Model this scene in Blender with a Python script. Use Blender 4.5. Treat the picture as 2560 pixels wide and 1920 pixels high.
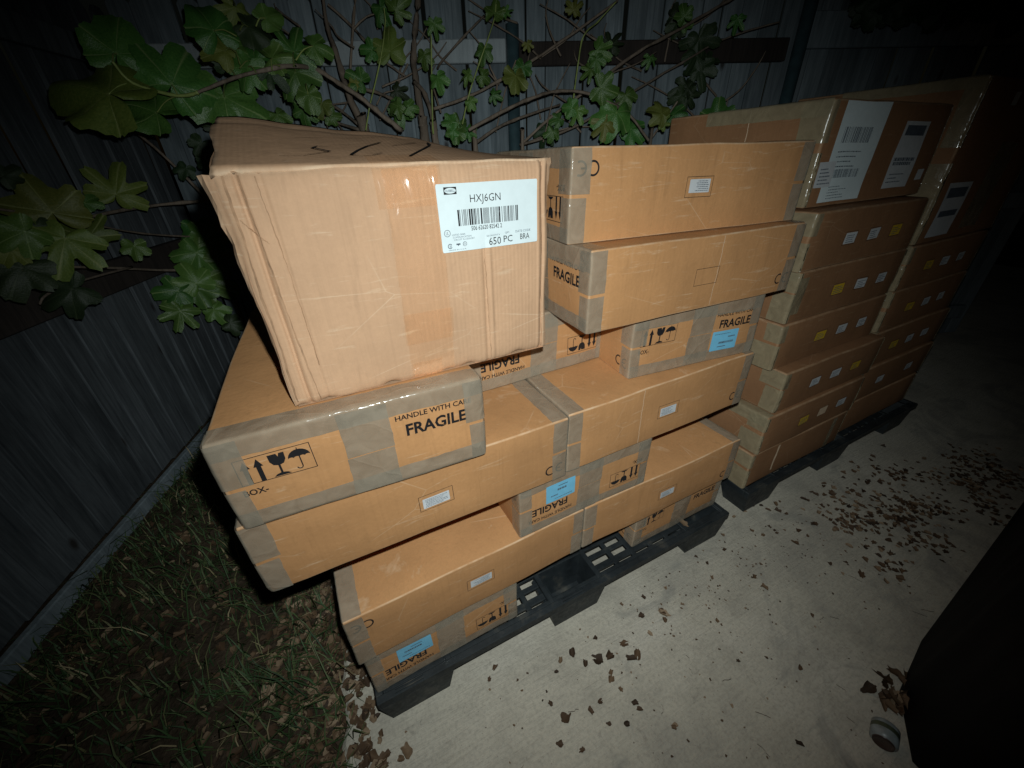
import bpy, bmesh, math, random
import numpy as np
from mathutils import Vector, Matrix
from mathutils.geometry import tessellate_polygon

random.seed(7); rng = np.random.default_rng(7)
for o in list(bpy.data.objects): bpy.data.objects.remove(o)
SC = bpy.context.scene
COL = SC.collection

# ------------------------------------------------------------------ camera
FPX, YAW, PITCH, ROLL = 979.656, math.radians(25.913), math.radians(-30.027), math.radians(-1.902)
CAM = np.array([0.0281, 0.0210, 1.2187])
_f = np.array([math.sin(YAW)*math.cos(PITCH), math.cos(YAW)*math.cos(PITCH), math.sin(PITCH)])
_r = np.array([math.cos(YAW), -math.sin(YAW), 0.0]); _u = np.cross(_r, _f)
CR = _r*math.cos(ROLL) + _u*math.sin(ROLL); CU = -_r*math.sin(ROLL) + _u*math.cos(ROLL); CF = _f
cam = bpy.data.cameras.new('camera'); cam_o = bpy.data.objects.new('camera', cam); COL.objects.link(cam_o)
cam.sensor_width = 36; cam.lens = 36*FPX/2560; cam.clip_start = 0.02; cam.clip_end = 300
M = Matrix.Identity(4)
for i in range(3): M[i][0], M[i][1], M[i][2], M[i][3] = CR[i], CU[i], -CF[i], CAM[i]
cam_o.matrix_world = M
SC.camera = cam_o

# ------------------------------------------------------------------ night sky, phone flash, exposure
W = bpy.data.worlds.new('World'); SC.world = W; W.use_nodes = True
nt = W.node_tree; bg = nt.nodes['Background']
sky = nt.nodes.new('ShaderNodeTexSky'); sky.sky_type = 'NISHITA'; sky.sun_disc = False
sky.sun_elevation = math.radians(2); sky.sun_rotation = math.radians(200)
nt.links.new(sky.outputs[0], bg.inputs[0]); bg.inputs[1].default_value = 0.0012
FLASH = CAM + CR*0.018 + CU*0.048 + CF*0.005
fl = bpy.data.lights.new('phone_flash', 'SPOT'); fl_o = bpy.data.objects.new('phone_flash', fl); COL.objects.link(fl_o)
M2 = M.copy(); M2.translation = Vector(FLASH)
aim = CF + CR*(-0.045) + CU*(-0.055)
fl_o.location = Vector(FLASH); fl_o.rotation_euler = Vector(aim).to_track_quat('-Z', 'Y').to_euler()
fl.energy = 126; fl.color = (0.91, 1.0, 0.99); fl.spot_size = math.radians(122); fl.spot_blend = 1.0; fl.shadow_soft_size = 0.006
fl.use_nodes = True; ln = fl.node_tree; em = [n for n in ln.nodes if n.type == 'EMISSION'][0]
fo = ln.nodes.new('ShaderNodeLightFalloff'); fo.inputs['Strength'].default_value = 1.0; fo.inputs['Smooth'].default_value = 2.0
ln.links.new(fo.outputs['Quadratic'], em.inputs['Strength'])
SC.view_settings.view_transform = 'Standard'; SC.view_settings.look = 'None'
SC.view_settings.exposure = 0.0; SC.view_settings.gamma = 1.0
SC.render.engine = 'CYCLES'
SC.cycles.transparent_max_bounces = 12

# ------------------------------------------------------------------ helpers
def ray(x, y):
    return CF + CR*(x-1280)/FPX - CU*(y-960)/FPX
def on_z(x, y, z):
    d = ray(x, y); return CAM + d*((z-CAM[2])/d[2])
def on_plane(x, y, p, n):
    d = ray(x, y); n = np.array(n, float); return CAM + d*(((np.array(p)-CAM)@n)/(d@n))

def link(o, parent=None):
    COL.objects.link(o)
    if parent is not None: o.parent = parent
    return o
def mesh_obj(name, V, F, mat, parent=None, smooth=True, attr=None):
    me = bpy.data.meshes.new(name); me.from_pydata([tuple(map(float, v)) for v in V], [], [tuple(f) for f in F])
    if mat is not None: me.materials.append(mat)
    if smooth: me.polygons.foreach_set('use_smooth', [True]*len(me.polygons))
    if attr:
        for k, vals in attr.items():
            a = me.attributes.new(k, 'FLOAT', 'POINT'); a.data.foreach_set('value', np.asarray(vals, dtype=np.float32))
    me.update()
    return link(bpy.data.objects.new(name, me), parent)
def thing(name, label, cat, loc=(0, 0, 0), rz=0, group=None):
    o = bpy.data.objects.new(name, None); o.empty_display_size = 0.05
    o.location = loc; o.rotation_euler = (0, 0, rz); link(o); return tag(o, label, cat, group)
def tag(o, label=None, cat=None, group=None, kind=None):
    if label: o['label'] = label
    if cat: o['category'] = cat
    if group: o['group'] = group
    if kind: o['kind'] = kind
    return o

# ------------------------------------------------------------------ materials
class NT:
    def __init__(s, name):
        s.m = bpy.data.materials.new(name); s.m.use_nodes = True; s.t = s.m.node_tree
        s.b = s.t.nodes['Principled BSDF']; s.out = s.t.nodes['Material Output']
    def n(s, typ, **kw):
        x = s.t.nodes.new(typ)
        for k, v in kw.items():
            if k in x.inputs.keys(): x.inputs[k].default_value = v
            else: setattr(x, k, v)
        return x
    def l(s, a, b): s.t.links.new(a, b)
    def coord(s, scale=(1, 1, 1), rnd=True):
        tc = s.n('ShaderNodeTexCoord'); mp = s.n('ShaderNodeMapping'); mp.inputs['Scale'].default_value = scale
        s.l(tc.outputs['Object'], mp.inputs['Vector'])
        if rnd:
            oi = s.n('ShaderNodeObjectInfo'); mu = s.n('ShaderNodeMath', operation='MULTIPLY'); mu.inputs[1].default_value = 37.0
            s.l(oi.outputs['Random'], mu.inputs[0]); cb = s.n('ShaderNodeCombineXYZ')
            for i in range(3): s.l(mu.outputs[0], cb.inputs[i])
            s.l(cb.outputs[0], mp.inputs['Location'])
        return mp.outputs[0]
    def noise(s, vec, scale, detail=4, rough=.55, dist=0.0):
        x = s.n('ShaderNodeTexNoise'); x.inputs['Scale'].default_value = scale; x.inputs['Detail'].default_value = detail
        x.inputs['Roughness'].default_value = rough; x.inputs['Distortion'].default_value = dist
        s.l(vec, x.inputs['Vector']); return x.outputs['Fac']
    def ramp(s, fac, stops):
        x = s.n('ShaderNodeValToRGB'); r = x.color_ramp
        while len(r.elements) < len(stops): r.elements.new(.5)
        for e, (p, c) in zip(r.elements, stops): e.position = p; e.color = (*c, 1) if len(c) == 3 else c
        s.l(fac, x.inputs[0]); return x.outputs[0]
    def mix(s, fac, a, b, typ='MIX'):
        x = s.n('ShaderNodeMix', data_type='RGBA', blend_type=typ)
        for sock, v in ((0, fac), (6, a), (7, b)):
            if hasattr(v, 'links') or hasattr(v, 'is_linked'): s.l(v, x.inputs[sock])
            else: x.inputs[sock].default_value = v if sock == 0 else (*v, 1)
        return x.outputs[2]
    def attr(s, name): 
        x = s.n('ShaderNodeAttribute', attribute_name=name); return x.outputs['Fac']
    def bump(s, h, strength, dist, prev=None):
        x = s.n('ShaderNodeBump'); x.inputs['Strength'].default_value = strength; x.inputs['Distance'].default_value = dist
        s.l(h, x.inputs['Height'])
        if prev is not None: s.l(prev, x.inputs['Normal'])
        return x.outputs[0]
    def fin(s, col=None, rough=.6, nrm=None, spec=None):
        if col is not None:
            if hasattr(col, 'links') or hasattr(col, 'is_linked'): s.l(col, s.b.inputs['Base Color'])
            else: s.b.inputs['Base Color'].default_value = (*col, 1)
        if hasattr(rough, 'is_linked'): s.l(rough, s.b.inputs['Roughness'])
        else: s.b.inputs['Roughness'].default_value = rough
        if nrm is not None: s.l(nrm, s.b.inputs['Normal'])
        if spec is not None: s.b.inputs['Specular IOR Level'].default_value = spec
        return s.m

def mat_cardboard(name, base, pale, flute=None):
    t = NT(name); v = t.coord(); 
    blot = t.noise(v, 5, 5, .6); fib = t.noise(v, 160, 3, .7); mid = t.noise(v, 28, 4, .6)
    c0 = tuple(x*.86 for x in base); c1 = tuple(min(1, x*1.10) for x in base)
    col = t.ramp(blot, [(.3, c0), (.7, c1)])
    col = t.mix(t.ramp(fib, [(.35, (0, 0, 0)), (.75, (.30, .30, .30))]), col, tuple(x*.72 for x in base))
    sc1 = t.noise(t.coord((9, 9, 90)), 1.4, 4, .7, .5); sc2 = t.noise(t.coord((60, 60, 7)), 1.1, 3, .7, .4)
    col = t.mix(t.ramp(sc1, [(.60, (0,)*3), (.72, (.55,)*3)]), col, pale); col = t.mix(t.ramp(sc2, [(.57, (0,)*3), (.72, (.38,)*3)]), col, tuple(x*.70 for x in base))
    vz = t.n('ShaderNodeTexVoronoi', feature='DISTANCE_TO_EDGE'); vz.inputs['Scale'].default_value = 4.5; t.l(t.coord((1, 1, 2.2)), vz.inputs['Vector']); lm = t.n('ShaderNodeMath', operation='MULTIPLY'); t.l(t.ramp(vz.outputs['Distance'], [(0, (.6,)*3), (.006, (0,)*3)]), lm.inputs[0]); t.l(t.ramp(t.noise(v, 6, 3), [(.5, (0,)*3), (.62, (1,)*3)]), lm.inputs[1]); col = t.mix(lm.outputs[0], col, pale)
    flt = t.noise(t.coord((190, 190, 1.2)), 1.0, 2, .5); col = t.mix(t.ramp(flt, [(.45, (0,)*3), (.75, (.16,)*3)]), col, tuple(x*.66 for x in base))
    stain = t.ramp(mid, [(.62, (0, 0, 0)), (.80, (.42, .42, .42))])
    col = t.mix(stain, col, tuple(x*.62 for x in base))
    oi = t.n('ShaderNodeObjectInfo'); hs = t.n('ShaderNodeHueSaturation'); mr = t.n('ShaderNodeMapRange')
    mr.inputs[3].default_value = .93; mr.inputs[4].default_value = 1.07
    t.l(oi.outputs['Random'], mr.inputs[0]); t.l(mr.outputs[0], hs.inputs['Value']); t.l(col, hs.inputs['Color']); col = hs.outputs[0]
    wear = t.n('ShaderNodeMath', operation='MULTIPLY'); t.l(t.attr('edge'), wear.inputs[0])
    t.l(t.ramp(t.noise(v, 22, 4, .7), [(.35, (.15,)*3), (.65, (.9,)*3)]), wear.inputs[1])
    col = t.mix(wear.outputs[0], col, pale)
    h = t.bump(fib, .16, .0007); h = t.bump(mid, .35, .0018, h); h = t.bump(blot, .35, .010, h)
    if flute:
        vv = t.coord((flute, 0.35, 0.35), False); wv = t.noise(vv, 1.0, 2, .5)
        h = t.bump(wv, .18, .0010, h)
        wave = t.n('ShaderNodeTexWave', wave_type='BANDS', bands_direction='X'); wave.inputs['Scale'].default_value = 1.0
        vv2 = t.coord((48, .6, .6), False); t.l(vv2, wave.inputs['Vector']); wave.inputs['Distortion'].default_value = 1.2; wave.inputs['Detail'].default_value = 1
        h = t.bump(wave.outputs['Fac'], .22, .0008, h)
        col = t.mix(t.ramp(wv, [(.5, (0,)*3), (.8, (.20,)*3)]), col, tuple(x*.62 for x in base))
    return t.fin(col, .72, h, .25)

def mat_tape(name, base, alpha, rough=.2):
    t = NT(name); v = t.coord()
    w1 = t.noise(v, 30, 3, .5, 1.2); w2 = t.noise(v, 140, 2, .5)
    col = t.ramp(w1, [(.3, tuple(x*.85 for x in base)), (.7, tuple(x*1.12 for x in base))])
    dust = t.ramp(t.noise(v, 9, 4, .6), [(.4, (rough*.6,)*3), (.7, (rough*2.2,)*3)])
    w3 = t.noise(v, 11, 2, .45, 1.0); h = t.bump(w1, .22, .004); h = t.bump(w3, .45, .012, h)
    wv = t.n('ShaderNodeVectorMath', operation='ADD'); t.l(v, wv.inputs[0]); ns = t.n('ShaderNodeTexNoise'); ns.inputs['Scale'].default_value = 14; t.l(v, ns.inputs['Vector']); sc = t.n('ShaderNodeVectorMath', operation='SCALE'); sc.inputs['Scale'].default_value = .07; t.l(ns.outputs['Color'], sc.inputs[0]); t.l(sc.outputs[0], wv.inputs[1])
    vo = t.n('ShaderNodeTexVoronoi', feature='DISTANCE_TO_EDGE'); vo.inputs['Scale'].default_value = 8; t.l(wv.outputs[0], vo.inputs['Vector']); rid = t.ramp(vo.outputs['Distance'], [(0.0, (1,)*3), (.03, (.25,)*3), (.07, (0,)*3)]); h = t.bump(rid, .30, .0018, h)
    col = t.mix(t.ramp(vo.outputs['Distance'], [(0.0, (.10,)*3), (.02, (0,)*3)]), col, tuple(min(1, x*1.5) for x in base)); h = t.bump(w2, .12, .0008, h)
    t.fin(col, dust, h, .9)
    t.b.inputs['Alpha'].default_value = alpha
    return t.m

def mat_plain(name, col, rough=.5, var=.1, scale=60, spec=.4, alpha=None):
    t = NT(name); v = t.coord(); n = t.noise(v, scale, 3)
    c = t.ramp(n, [(.3, tuple(x*(1-var) for x in col)), (.7, tuple(min(1, x*(1+var)) for x in col))])
    t.fin(c, rough, None, spec)
    if alpha is not None: t.b.inputs['Alpha'].default_value = alpha
    return t.m

MAT = {}
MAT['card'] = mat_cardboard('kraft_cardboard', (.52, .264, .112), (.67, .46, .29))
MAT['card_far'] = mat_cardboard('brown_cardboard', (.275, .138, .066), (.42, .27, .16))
MAT['card_p'] = mat_cardboard('pale_corrugated_cardboard', (.61, .370, .222), (.73, .53, .36), flute=150)
MAT['tape'] = mat_tape('dusty_packing_tape', (.37, .318, .245), .58, .13)
MAT['tape_far'] = mat_tape('yellowed_packing_tape', (.36, .30, .19), .66, .16)
def mat_clear():
    t = NT('clear_packing_tape'); v = t.coord(); h = t.bump(t.noise(t.coord((1, 1, .3)), 36, 3, .55, 1.0), .55, .006)
    tr = t.n('ShaderNodeBsdfTransparent'); tr.inputs[0].default_value = (.972, .948, .92, 1); gl = t.n('ShaderNodeBsdfGlossy'); gl.inputs['Color'].default_value = (.14, .14, .14, 1); gl.inputs['Roughness'].default_value = .10
    t.l(h, gl.inputs['Normal']); ad = t.n('ShaderNodeAddShader'); t.l(tr.outputs[0], ad.inputs[0]); t.l(gl.outputs[0], ad.inputs[1]); t.l(ad.outputs[0], t.out.inputs[0]); return t.m
MAT['tape_clear'] = mat_clear()
def mat_ink():
    t = NT('worn_black_ink'); v = t.coord(); n = t.noise(v, 190, 4, .7); b = t.noise(v, 25, 3, .6)
    t.fin((.016, .015, .017), .55, None, .3); ad = t.n('ShaderNodeMath', operation='ADD'); t.l(n, ad.inputs[0]); t.l(b, ad.inputs[1])
    t.l(t.ramp(ad.outputs[0], [(.0, (.2,)*3), (.66, (.3,)*3), (.80, (1,)*3)]), t.b.inputs['Alpha']); return t.m
MAT['ink'] = mat_ink()
MAT['ink_thin'] = mat_plain('grey_ink', (.10, .12, .15), .6, .2)
MAT['line'] = mat_plain('brown_black_line', (.05, .03, .02), .6, .3)
MAT['marker'] = mat_plain('black_marker', (.02, .018, .02), .5, .4)
MAT['white'] = mat_plain('white_label_paper', (.72, .81, .83), .42, .03)
MAT['dullwhite'] = mat_plain('grey_white_sticker', (.62, .64, .66), .5, .06)
MAT['blue'] = mat_plain('light_blue_label', (.19, .52, .74), .42, .05)
MAT['yellow'] = mat_plain('yellow_sticker', (.62, .40, .03), .5, .08)
MAT['crease_dark'] = mat_plain('crease_shade', (.40, .235, .135), .8, .25)  # darker board colour that paints in the shade of the folds
MAT['crease'] = mat_plain('pale_crease', (.70, .52, .36), .7, .12)
def mat_pallet():
    t = NT('black_recycled_plastic'); v = t.coord(); n = t.noise(v, 14, 5, .6); d = t.noise(v, 70, 4, .7)
    col = t.ramp(n, [(.35, (.010, .013, .015)), (.58, (.020, .025, .028)), (.74, (.07, .066, .056)), (.9, (.12, .11, .09))])
    return t.fin(col, t.ramp(d, [(.3, (.4,)*3), (.7, (.7,)*3)]), t.bump(d, .3, .001), .4)
MAT['pallet'] = mat_pallet()
def mat_wood(name, a, b, seedscale=1.0):
    t = NT(name); v = t.coord((14, 14, .9)); g = t.noise(v, 5, 6, .65, .6); 
    v2 = t.coord((3, 3, 1.2)); big = t.noise(v2, 2.2, 4, .6); v3 = t.coord((60, 60, 2.2)); fine = t.noise(v3, 3, 3, .6)
    col = t.ramp(g, [(.28, a), (.72, b)])
    col = t.mix(t.ramp(big, [(.45, (0,)*3), (.75, (.55,)*3)]), col, tuple(x*.45 for x in a))
    vo = t.n('ShaderNodeTexVoronoi'); t.l(t.coord((5.2, 5.2, 2.6)), vo.inputs['Vector']); vo.inputs['Scale'].default_value = 1.3
    col = t.mix(t.ramp(vo.outputs['Distance'], [(.05, (.85,)*3), (.12, (0,)*3)]), col, (.02, .015, .012))
    oi = t.n('ShaderNodeObjectInfo'); hs = t.n('ShaderNodeHueSaturation'); mr = t.n('ShaderNodeMapRange')
    mr.inputs[3].default_value = .72; mr.inputs[4].default_value = 1.2
    t.l(oi.outputs['Random'], mr.inputs[0]); t.l(mr.outputs[0], hs.inputs['Value']); t.l(col, hs.inputs['Color'])
    h = t.bump(g, .5, .003); h = t.bump(fine, .4, .0015, h)
    return t.fin(hs.outputs[0], .85, h, .15)
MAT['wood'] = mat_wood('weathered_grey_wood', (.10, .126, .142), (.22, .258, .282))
MAT['rail'] = mat_wood('pale_grey_rail_wood', (.30, .34, .36), (.45, .50, .52))
MAT['railbrown'] = mat_wood('dark_brown_rail_wood', (.028, .023, .021), (.058, .046, .040))
MAT['wood_dark'] = mat_wood('dark_grey_wood', (.040, .046, .052), (.115, .128, .138))  # darker tone of the fence wood, for the left pickets and top rail
MAT['post'] = mat_plain('dull_green_steel', (.035, .065, .075), .45, .25, 20, .5)
MAT['bark'] = mat_wood('grey_brown_bark', (.10, .075, .055), (.24, .19, .15))
MAT['greenstem'] = mat_plain('green_stem', (.22, .27, .08), .5, .2, 40)
def mat_leaf(name, a, b, veinc, rough=.38):
    t = NT(name); v = t.coord(); n = t.noise(v, 22, 4, .6); n2 = t.noise(v, 90, 2, .6)
    col = t.ramp(n, [(.3, a), (.7, b)])
    oi = t.n('ShaderNodeObjectInfo'); hs = t.n('ShaderNodeHueSaturation')
    for lo, hi, nm, of in ((.47, .525, 'Hue', 1.0), (.75, 1.25, 'Value', 7.3)):
        mu = t.n('ShaderNodeMath', operation='MULTIPLY'); mu.inputs[1].default_value = of; fr = t.n('ShaderNodeMath', operation='FRACT')
        t.l(oi.outputs['Random'], mu.inputs[0]); t.l(mu.outputs[0], fr.inputs[0])
        mr = t.n('ShaderNodeMapRange'); mr.inputs[3].default_value = lo; mr.inputs[4].default_value = hi
        t.l(fr.outputs[0], mr.inputs[0]); t.l(mr.outputs[0], hs.inputs[nm])
    t.l(col, hs.inputs['Color'])
    va = t.attr('vein'); 
    pw = t.n('ShaderNodeMath', operation='POWER'); t.l(va, pw.inputs[0]); pw.inputs[1].default_value = 1.5
    mm = t.n('ShaderNodeMath', operation='MULTIPLY'); t.l(pw.outputs[0], mm.inputs[0]); mm.inputs[1].default_value = .75
    col = t.mix(mm.outputs[0], hs.outputs[0], veinc)
    h = t.bump(n, .4, .004); h = t.bump(n2, .25, .001, h)
    t.fin(col, rough, h, .45)
    tr = t.n('ShaderNodeBsdfTranslucent'); t.l(col, tr.inputs[0]); ms = t.n('ShaderNodeMixShader'); ms.inputs[0].default_value = .18
    t.l(t.b.outputs[0], ms.inputs[1]); t.l(tr.outputs[0], ms.inputs[2]); t.l(ms.outputs[0], t.out.inputs[0])
    return t.m
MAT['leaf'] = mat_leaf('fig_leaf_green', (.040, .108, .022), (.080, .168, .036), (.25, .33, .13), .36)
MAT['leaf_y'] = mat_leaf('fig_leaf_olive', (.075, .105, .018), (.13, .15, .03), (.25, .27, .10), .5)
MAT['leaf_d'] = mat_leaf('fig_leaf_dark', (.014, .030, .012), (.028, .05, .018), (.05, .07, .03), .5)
def mat_dry():
    t = NT('dry_leaf_brown'); v = t.coord(); n = t.noise(v, 60, 3)
    va = t.attr('tint'); oi = t.n('ShaderNodeObjectInfo'); ad = t.n('ShaderNodeMath', operation='ADD'); t.l(va, ad.inputs[0]); t.l(oi.outputs['Random'], ad.inputs[1])
    fr = t.n('ShaderNodeMath', operation='FRACT'); t.l(ad.outputs[0], fr.inputs[0])
    col = t.ramp(fr.outputs[0], [(0, (.032, .021, .014)), (.45, (.085, .050, .028)), (.75, (.14, .088, .05)), (1, (.28, .20, .13))])
    col = t.mix(t.ramp(n, [(.4, (0,)*3), (.75, (.4,)*3)]), col, (.04, .02, .012))
    return t.fin(col, .7, None, .2)
MAT['dry'] = mat_dry()
def mat_grass():
    t = NT('grass_blades'); va = t.attr('tint')
    col = t.ramp(va, [(0, (.018, .038, .014)), (.45, (.042, .080, .028)), (.72, (.08, .10, .038)), (.86, (.20, .16, .08)), (1, (.32, .26, .15))])
    return t.fin(col, .6, None, .25)
MAT['grass'] = mat_grass()
def mat_ground():
    t = NT('dirt_with_duff'); v = t.coord((1, 1, 1), False); a = t.noise(v, 9, 6, .65); b = t.noise(v, 70, 4, .7)
    col = t.ramp(a, [(.3, (.020, .015, .010)), (.55, (.05, .036, .024)), (.8, (.085, .062, .042))])
    col = t.mix(t.ramp(b, [(.5, (0,)*3), (.8, (.6,)*3)]), col, (.13, .095, .065))
    return t.fin(col, .95, t.bump(b, .8, .01, t.bump(a, .6, .03)), .1)
MAT['ground'] = mat_ground()
def mat_concrete():
    t = NT('broomed_concrete'); v = t.coord((1, 1, 1), False)
    big = t.noise(v, 1.7, 6, .62, .4); mid = t.noise(v, 9, 5, .65); fine = t.noise(v, 120, 4, .7)
    st = t.noise(t.coord((5, 60, 5), False), 1.6, 4, .65, .8)
    col = t.ramp(big, [(.3, (.31, .285, .245)), (.48, (.46, .42, .345)), (.72, (.54, .50, .43))])
    col = t.mix(t.ramp(mid, [(.48, (0,)*3), (.75, (.55,)*3)]), col, (.28, .255, .215))
    col = t.mix(t.ramp(fine, [(.45, (0,)*3), (.75, (.50,)*3)]), col, (.20, .185, .16))
    col = t.mix(t.ramp(st, [(.5, (0,)*3), (.75, (.30,)*3)]), col, (.27, .25, .215))
    bl = t.noise(v, 3.3, 5, .6, 1.5); col = t.mix(t.ramp(bl, [(.54, (0,)*3), (.64, (.55,)*3)]), col, (.23, .222, .20)); col = t.mix(t.ramp(t.noise(v, 26, 4, .7, .8), [(.60, (0,)*3), (.72, (.5,)*3)]), col, (.21, .19, .16))
    spk = t.n('ShaderNodeTexVoronoi'); spk.inputs['Scale'].default_value = 55; t.l(v, spk.inputs['Vector'])
    col = t.mix(t.ramp(spk.outputs['Distance'], [(.04, (.5,)*3), (.09, (0,)*3)]), col, (.12, .10, .085))
    h = t.bump(st, .6, .005); h = t.bump(fine, .6, .0025, h); h = t.bump(mid, .25, .006, h)
    return t.fin(col, .88, h, .2)
MAT['slab'] = mat_concrete()
MAT['tarp'] = mat_plain('black_sheet', (.0035, .0035, .004), .75, .3, 8, .12)
MAT['can_end'] = mat_plain('dark_can_end', (.05, .03, .025), .3, .2, 30, .6)
MAT['can_body'] = mat_plain('pale_can_side', (.22, .25, .26), .35, .3, 40, .5)
MAT['can_green'] = mat_plain('green_can_band', (.05, .06, .035), .5, .3, 40, .5)

# ------------------------------------------------------------------ ground and slab
def vnoise(P, seed=0, f=1.0):
    """cheap smooth pseudo-noise, -1..1, from sums of sines"""
    P = np.asarray(P, float); r = np.random.default_rng(seed); o = np.zeros(len(P))
    for k in range(5):
        d = r.normal(size=P.shape[1]); d = d/np.linalg.norm(d)*f*(1.0+.75*k); o += np.sin(P@d + r.uniform(0, 6.28))/(1.0+.6*k)
    return o/2.4
def axis(lo, hi, far, st):
    a = list(np.arange(lo, hi+1e-6, st)); return np.array([-far, -far/4, lo-1.5] + a + [hi+1.5, far/4, far])
gx, gy = axis(-1.6, .1, 120, .05), axis(-.6, 3.0, 120, .05)
X, Y = np.meshgrid(gx, gy); P = np.stack([X.ravel(), Y.ravel()], 1)
Zg = -.030 + .012*vnoise(P, 3, 9) + .006*vnoise(P, 4, 30)
Zg = np.where((np.abs(P) > 5).any(1), -.03, Zg); Zg = np.where(P[:, 0] > -.14, np.minimum(Zg, -.03), Zg)
nx, ny = len(gx), len(gy)
Fg = [(j*nx+i, j*nx+i+1, (j+1)*nx+i+1, (j+1)*nx+i) for j in range(ny-1) for i in range(nx-1)]
g = mesh_obj('ground', np.c_[P, Zg], Fg, MAT['ground']); tag(g, 'dark dirt ground with leaf duff beside the concrete', None, kind='structure')
# slab with slightly irregular broken left edge
ys = np.arange(-4, 1.66, .02); xe = -.175 + .012*np.sin(ys*9) + .006*np.sin(ys*41+1) + .004*np.sin(ys*97)
V = []; F = []
for i, y in enumerate(ys):
    V += [(xe[i], y, -.10), (xe[i]-.004, y, -.008), (xe[i]+.006, y, 0), (7.0, y, 0), (7.0, y, -.10)]
    if i:
        a, b = 5*(i-1), 5*i
        F += [(a+k, b+k, b+k+1, a+k+1) for k in range(4)]
F = [f[::-1] for f in F]
F += [(0, 1, 2, 3, 4), tuple(5*(len(ys)-1)+k for k in (4, 3, 2, 1, 0))]
s = mesh_obj('concrete_slab', V, F, MAT['slab'], smooth=False); tag(s, 'pale broom-finished concrete slab under the pallets', None, kind='structure')

# ------------------------------------------------------------------ fences
def solid_box(V, F, lo, hi):
    b = len(V); x0, y0, z0 = lo; x1, y1, z1 = hi
    V += [(x0, y0, z0), (x1, y0, z0), (x1, y1, z0), (x0, y1, z0), (x0, y0, z1), (x1, y0, z1), (x1, y1, z1), (x0, y1, z1)]
    F += [(b, b+3, b+2, b+1), (b+4, b+5, b+6, b+7), (b, b+1, b+5, b+4), (b+1, b+2, b+6, b+5), (b+2, b+3, b+7, b+6), (b+3, b, b+4, b+7)]
def picket(parent, x, w, top, bot, depth, mat, rot):
    th = .016; c = .028
    V = []; n = 7
    for yy in (-th/2, th/2):
        for (px, pz) in ((-w/2, bot), (w/2, bot), (w/2, top-c), (w/2-c, top), (-w/2+c, top), (-w/2, top-c)):
            V.append((px, yy, pz))
    F = [(0, 1, 2, 3, 4, 5), (11, 10, 9, 8, 7, 6)] + [(k, k+6, (k+1) % 6+6, (k+1) % 6) for k in range(6)]
    o = mesh_obj('picket', V, F, mat, parent, smooth=False)
    o.location = (x, depth, 0); o.rotation_euler = (random.uniform(-.006, .006), random.uniform(-.006, .006), rot)
    bv = o.modifiers.new('bevel', 'BEVEL'); bv.width = .0025; bv.segments = 1
    return o
def beam(name, parent, x0, x1, z0, z1, y0, y1, mat):
    V = []; F = []; solid_box(V, F, (x0, y0, z0), (x1, y1, z1))
    o = mesh_obj(name, V, F, mat, parent, smooth=False)
    bv = o.modifiers.new('bevel', 'BEVEL'); bv.width = .004; bv.segments = 1
    return o
def pipe(name, parent, x, y, z0, z1, r, mat):
    n = 16; V = []; F = []
    for z in (z0, z1): V += [(x+r*math.cos(6.2832*k/n), y+r*math.sin(6.2832*k/n), z) for k in range(n)]
    V.append((x, y, z1+r*.5))
    F += [(k, (k+1) % n, n+(k+1) % n, n+k) for k in range(n)] + [(n+k, n+(k+1) % n, 2*n) for k in range(n)]
    return mesh_obj(name, V, F, mat, parent)

# left fence: local x runs from near (camera side) to the corner, local -y faces the boxes
LF0 = np.array([-1.048, 1.187, 0]); a_l = math.atan2(1.056, .342)
LFX = np.array([math.cos(a_l), math.sin(a_l), 0]); LFN = np.array([math.sin(a_l), -math.cos(a_l), 0])
lf = thing('wood_fence', 'dark weathered picket fence running along the left side of the yard', 'fence', tuple(LF0-LFX*1.6), a_l)
x = 0.0; k = 0
while x < 3.32:
    w = random.uniform(.080, .098)
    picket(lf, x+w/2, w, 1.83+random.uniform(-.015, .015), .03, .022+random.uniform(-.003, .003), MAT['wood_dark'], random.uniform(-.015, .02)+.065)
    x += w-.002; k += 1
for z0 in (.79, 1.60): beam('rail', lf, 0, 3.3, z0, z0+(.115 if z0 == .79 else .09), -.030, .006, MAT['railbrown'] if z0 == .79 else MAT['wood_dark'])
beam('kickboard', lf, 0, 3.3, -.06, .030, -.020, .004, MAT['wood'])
# back fence
BF0 = np.array([1.118, 2.146, 0]); ang = math.radians(-22); BFX = np.array([math.cos(ang), math.sin(ang), 0]); BFN = np.array([math.sin(ang), -math.cos(ang), 0])
# corner = intersection of both lines
A2 = np.array([[LFX[0], -BFX[0]], [LFX[1], -BFX[1]]]); sol = np.linalg.solve(A2, (BF0-LF0)[:2]); COR = BF0 + BFX*sol[1]
bf = thing('wood_fence', 'grey weathered picket fence behind the boxes with pale and brown rails', 'fence', tuple(COR), ang)
L1 = -sol[1]; x = .03; k = 0
P2 = L1+1.40
while x < 4.9:
    w = random.uniform(.086, .097); step = .05 if x > P2 else 0
    picket(bf, x+w/2, w, 1.875+step+random.uniform(-.012, .012), .02, .02+random.uniform(-.004, .004), MAT['wood'], random.uniform(-.03, .03))
    x += w+random.uniform(.001, .006); k += 1
beam('rail', bf, .05, L1-.03, 1.607, 1.695, -.030, .006, MAT['rail'])
beam('rail', bf, L1+.03, P2-.05, 1.592, 1.682, -.030, .006, MAT['railbrown'])
beam('rail', bf, P2+.05, 4.9, 1.640, 1.780, -.024, .006, MAT['wood'])
for (x0, x1) in ((.05, L1-.03), (L1+.03, P2-.05), (P2+.05, 4.9)):
    beam('rail', bf, x0, x1, .86, .95, -.030, .006, MAT['wood']); beam('rail', bf, x0, x1, .15, .24, -.030, .006, MAT['wood'])
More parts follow.
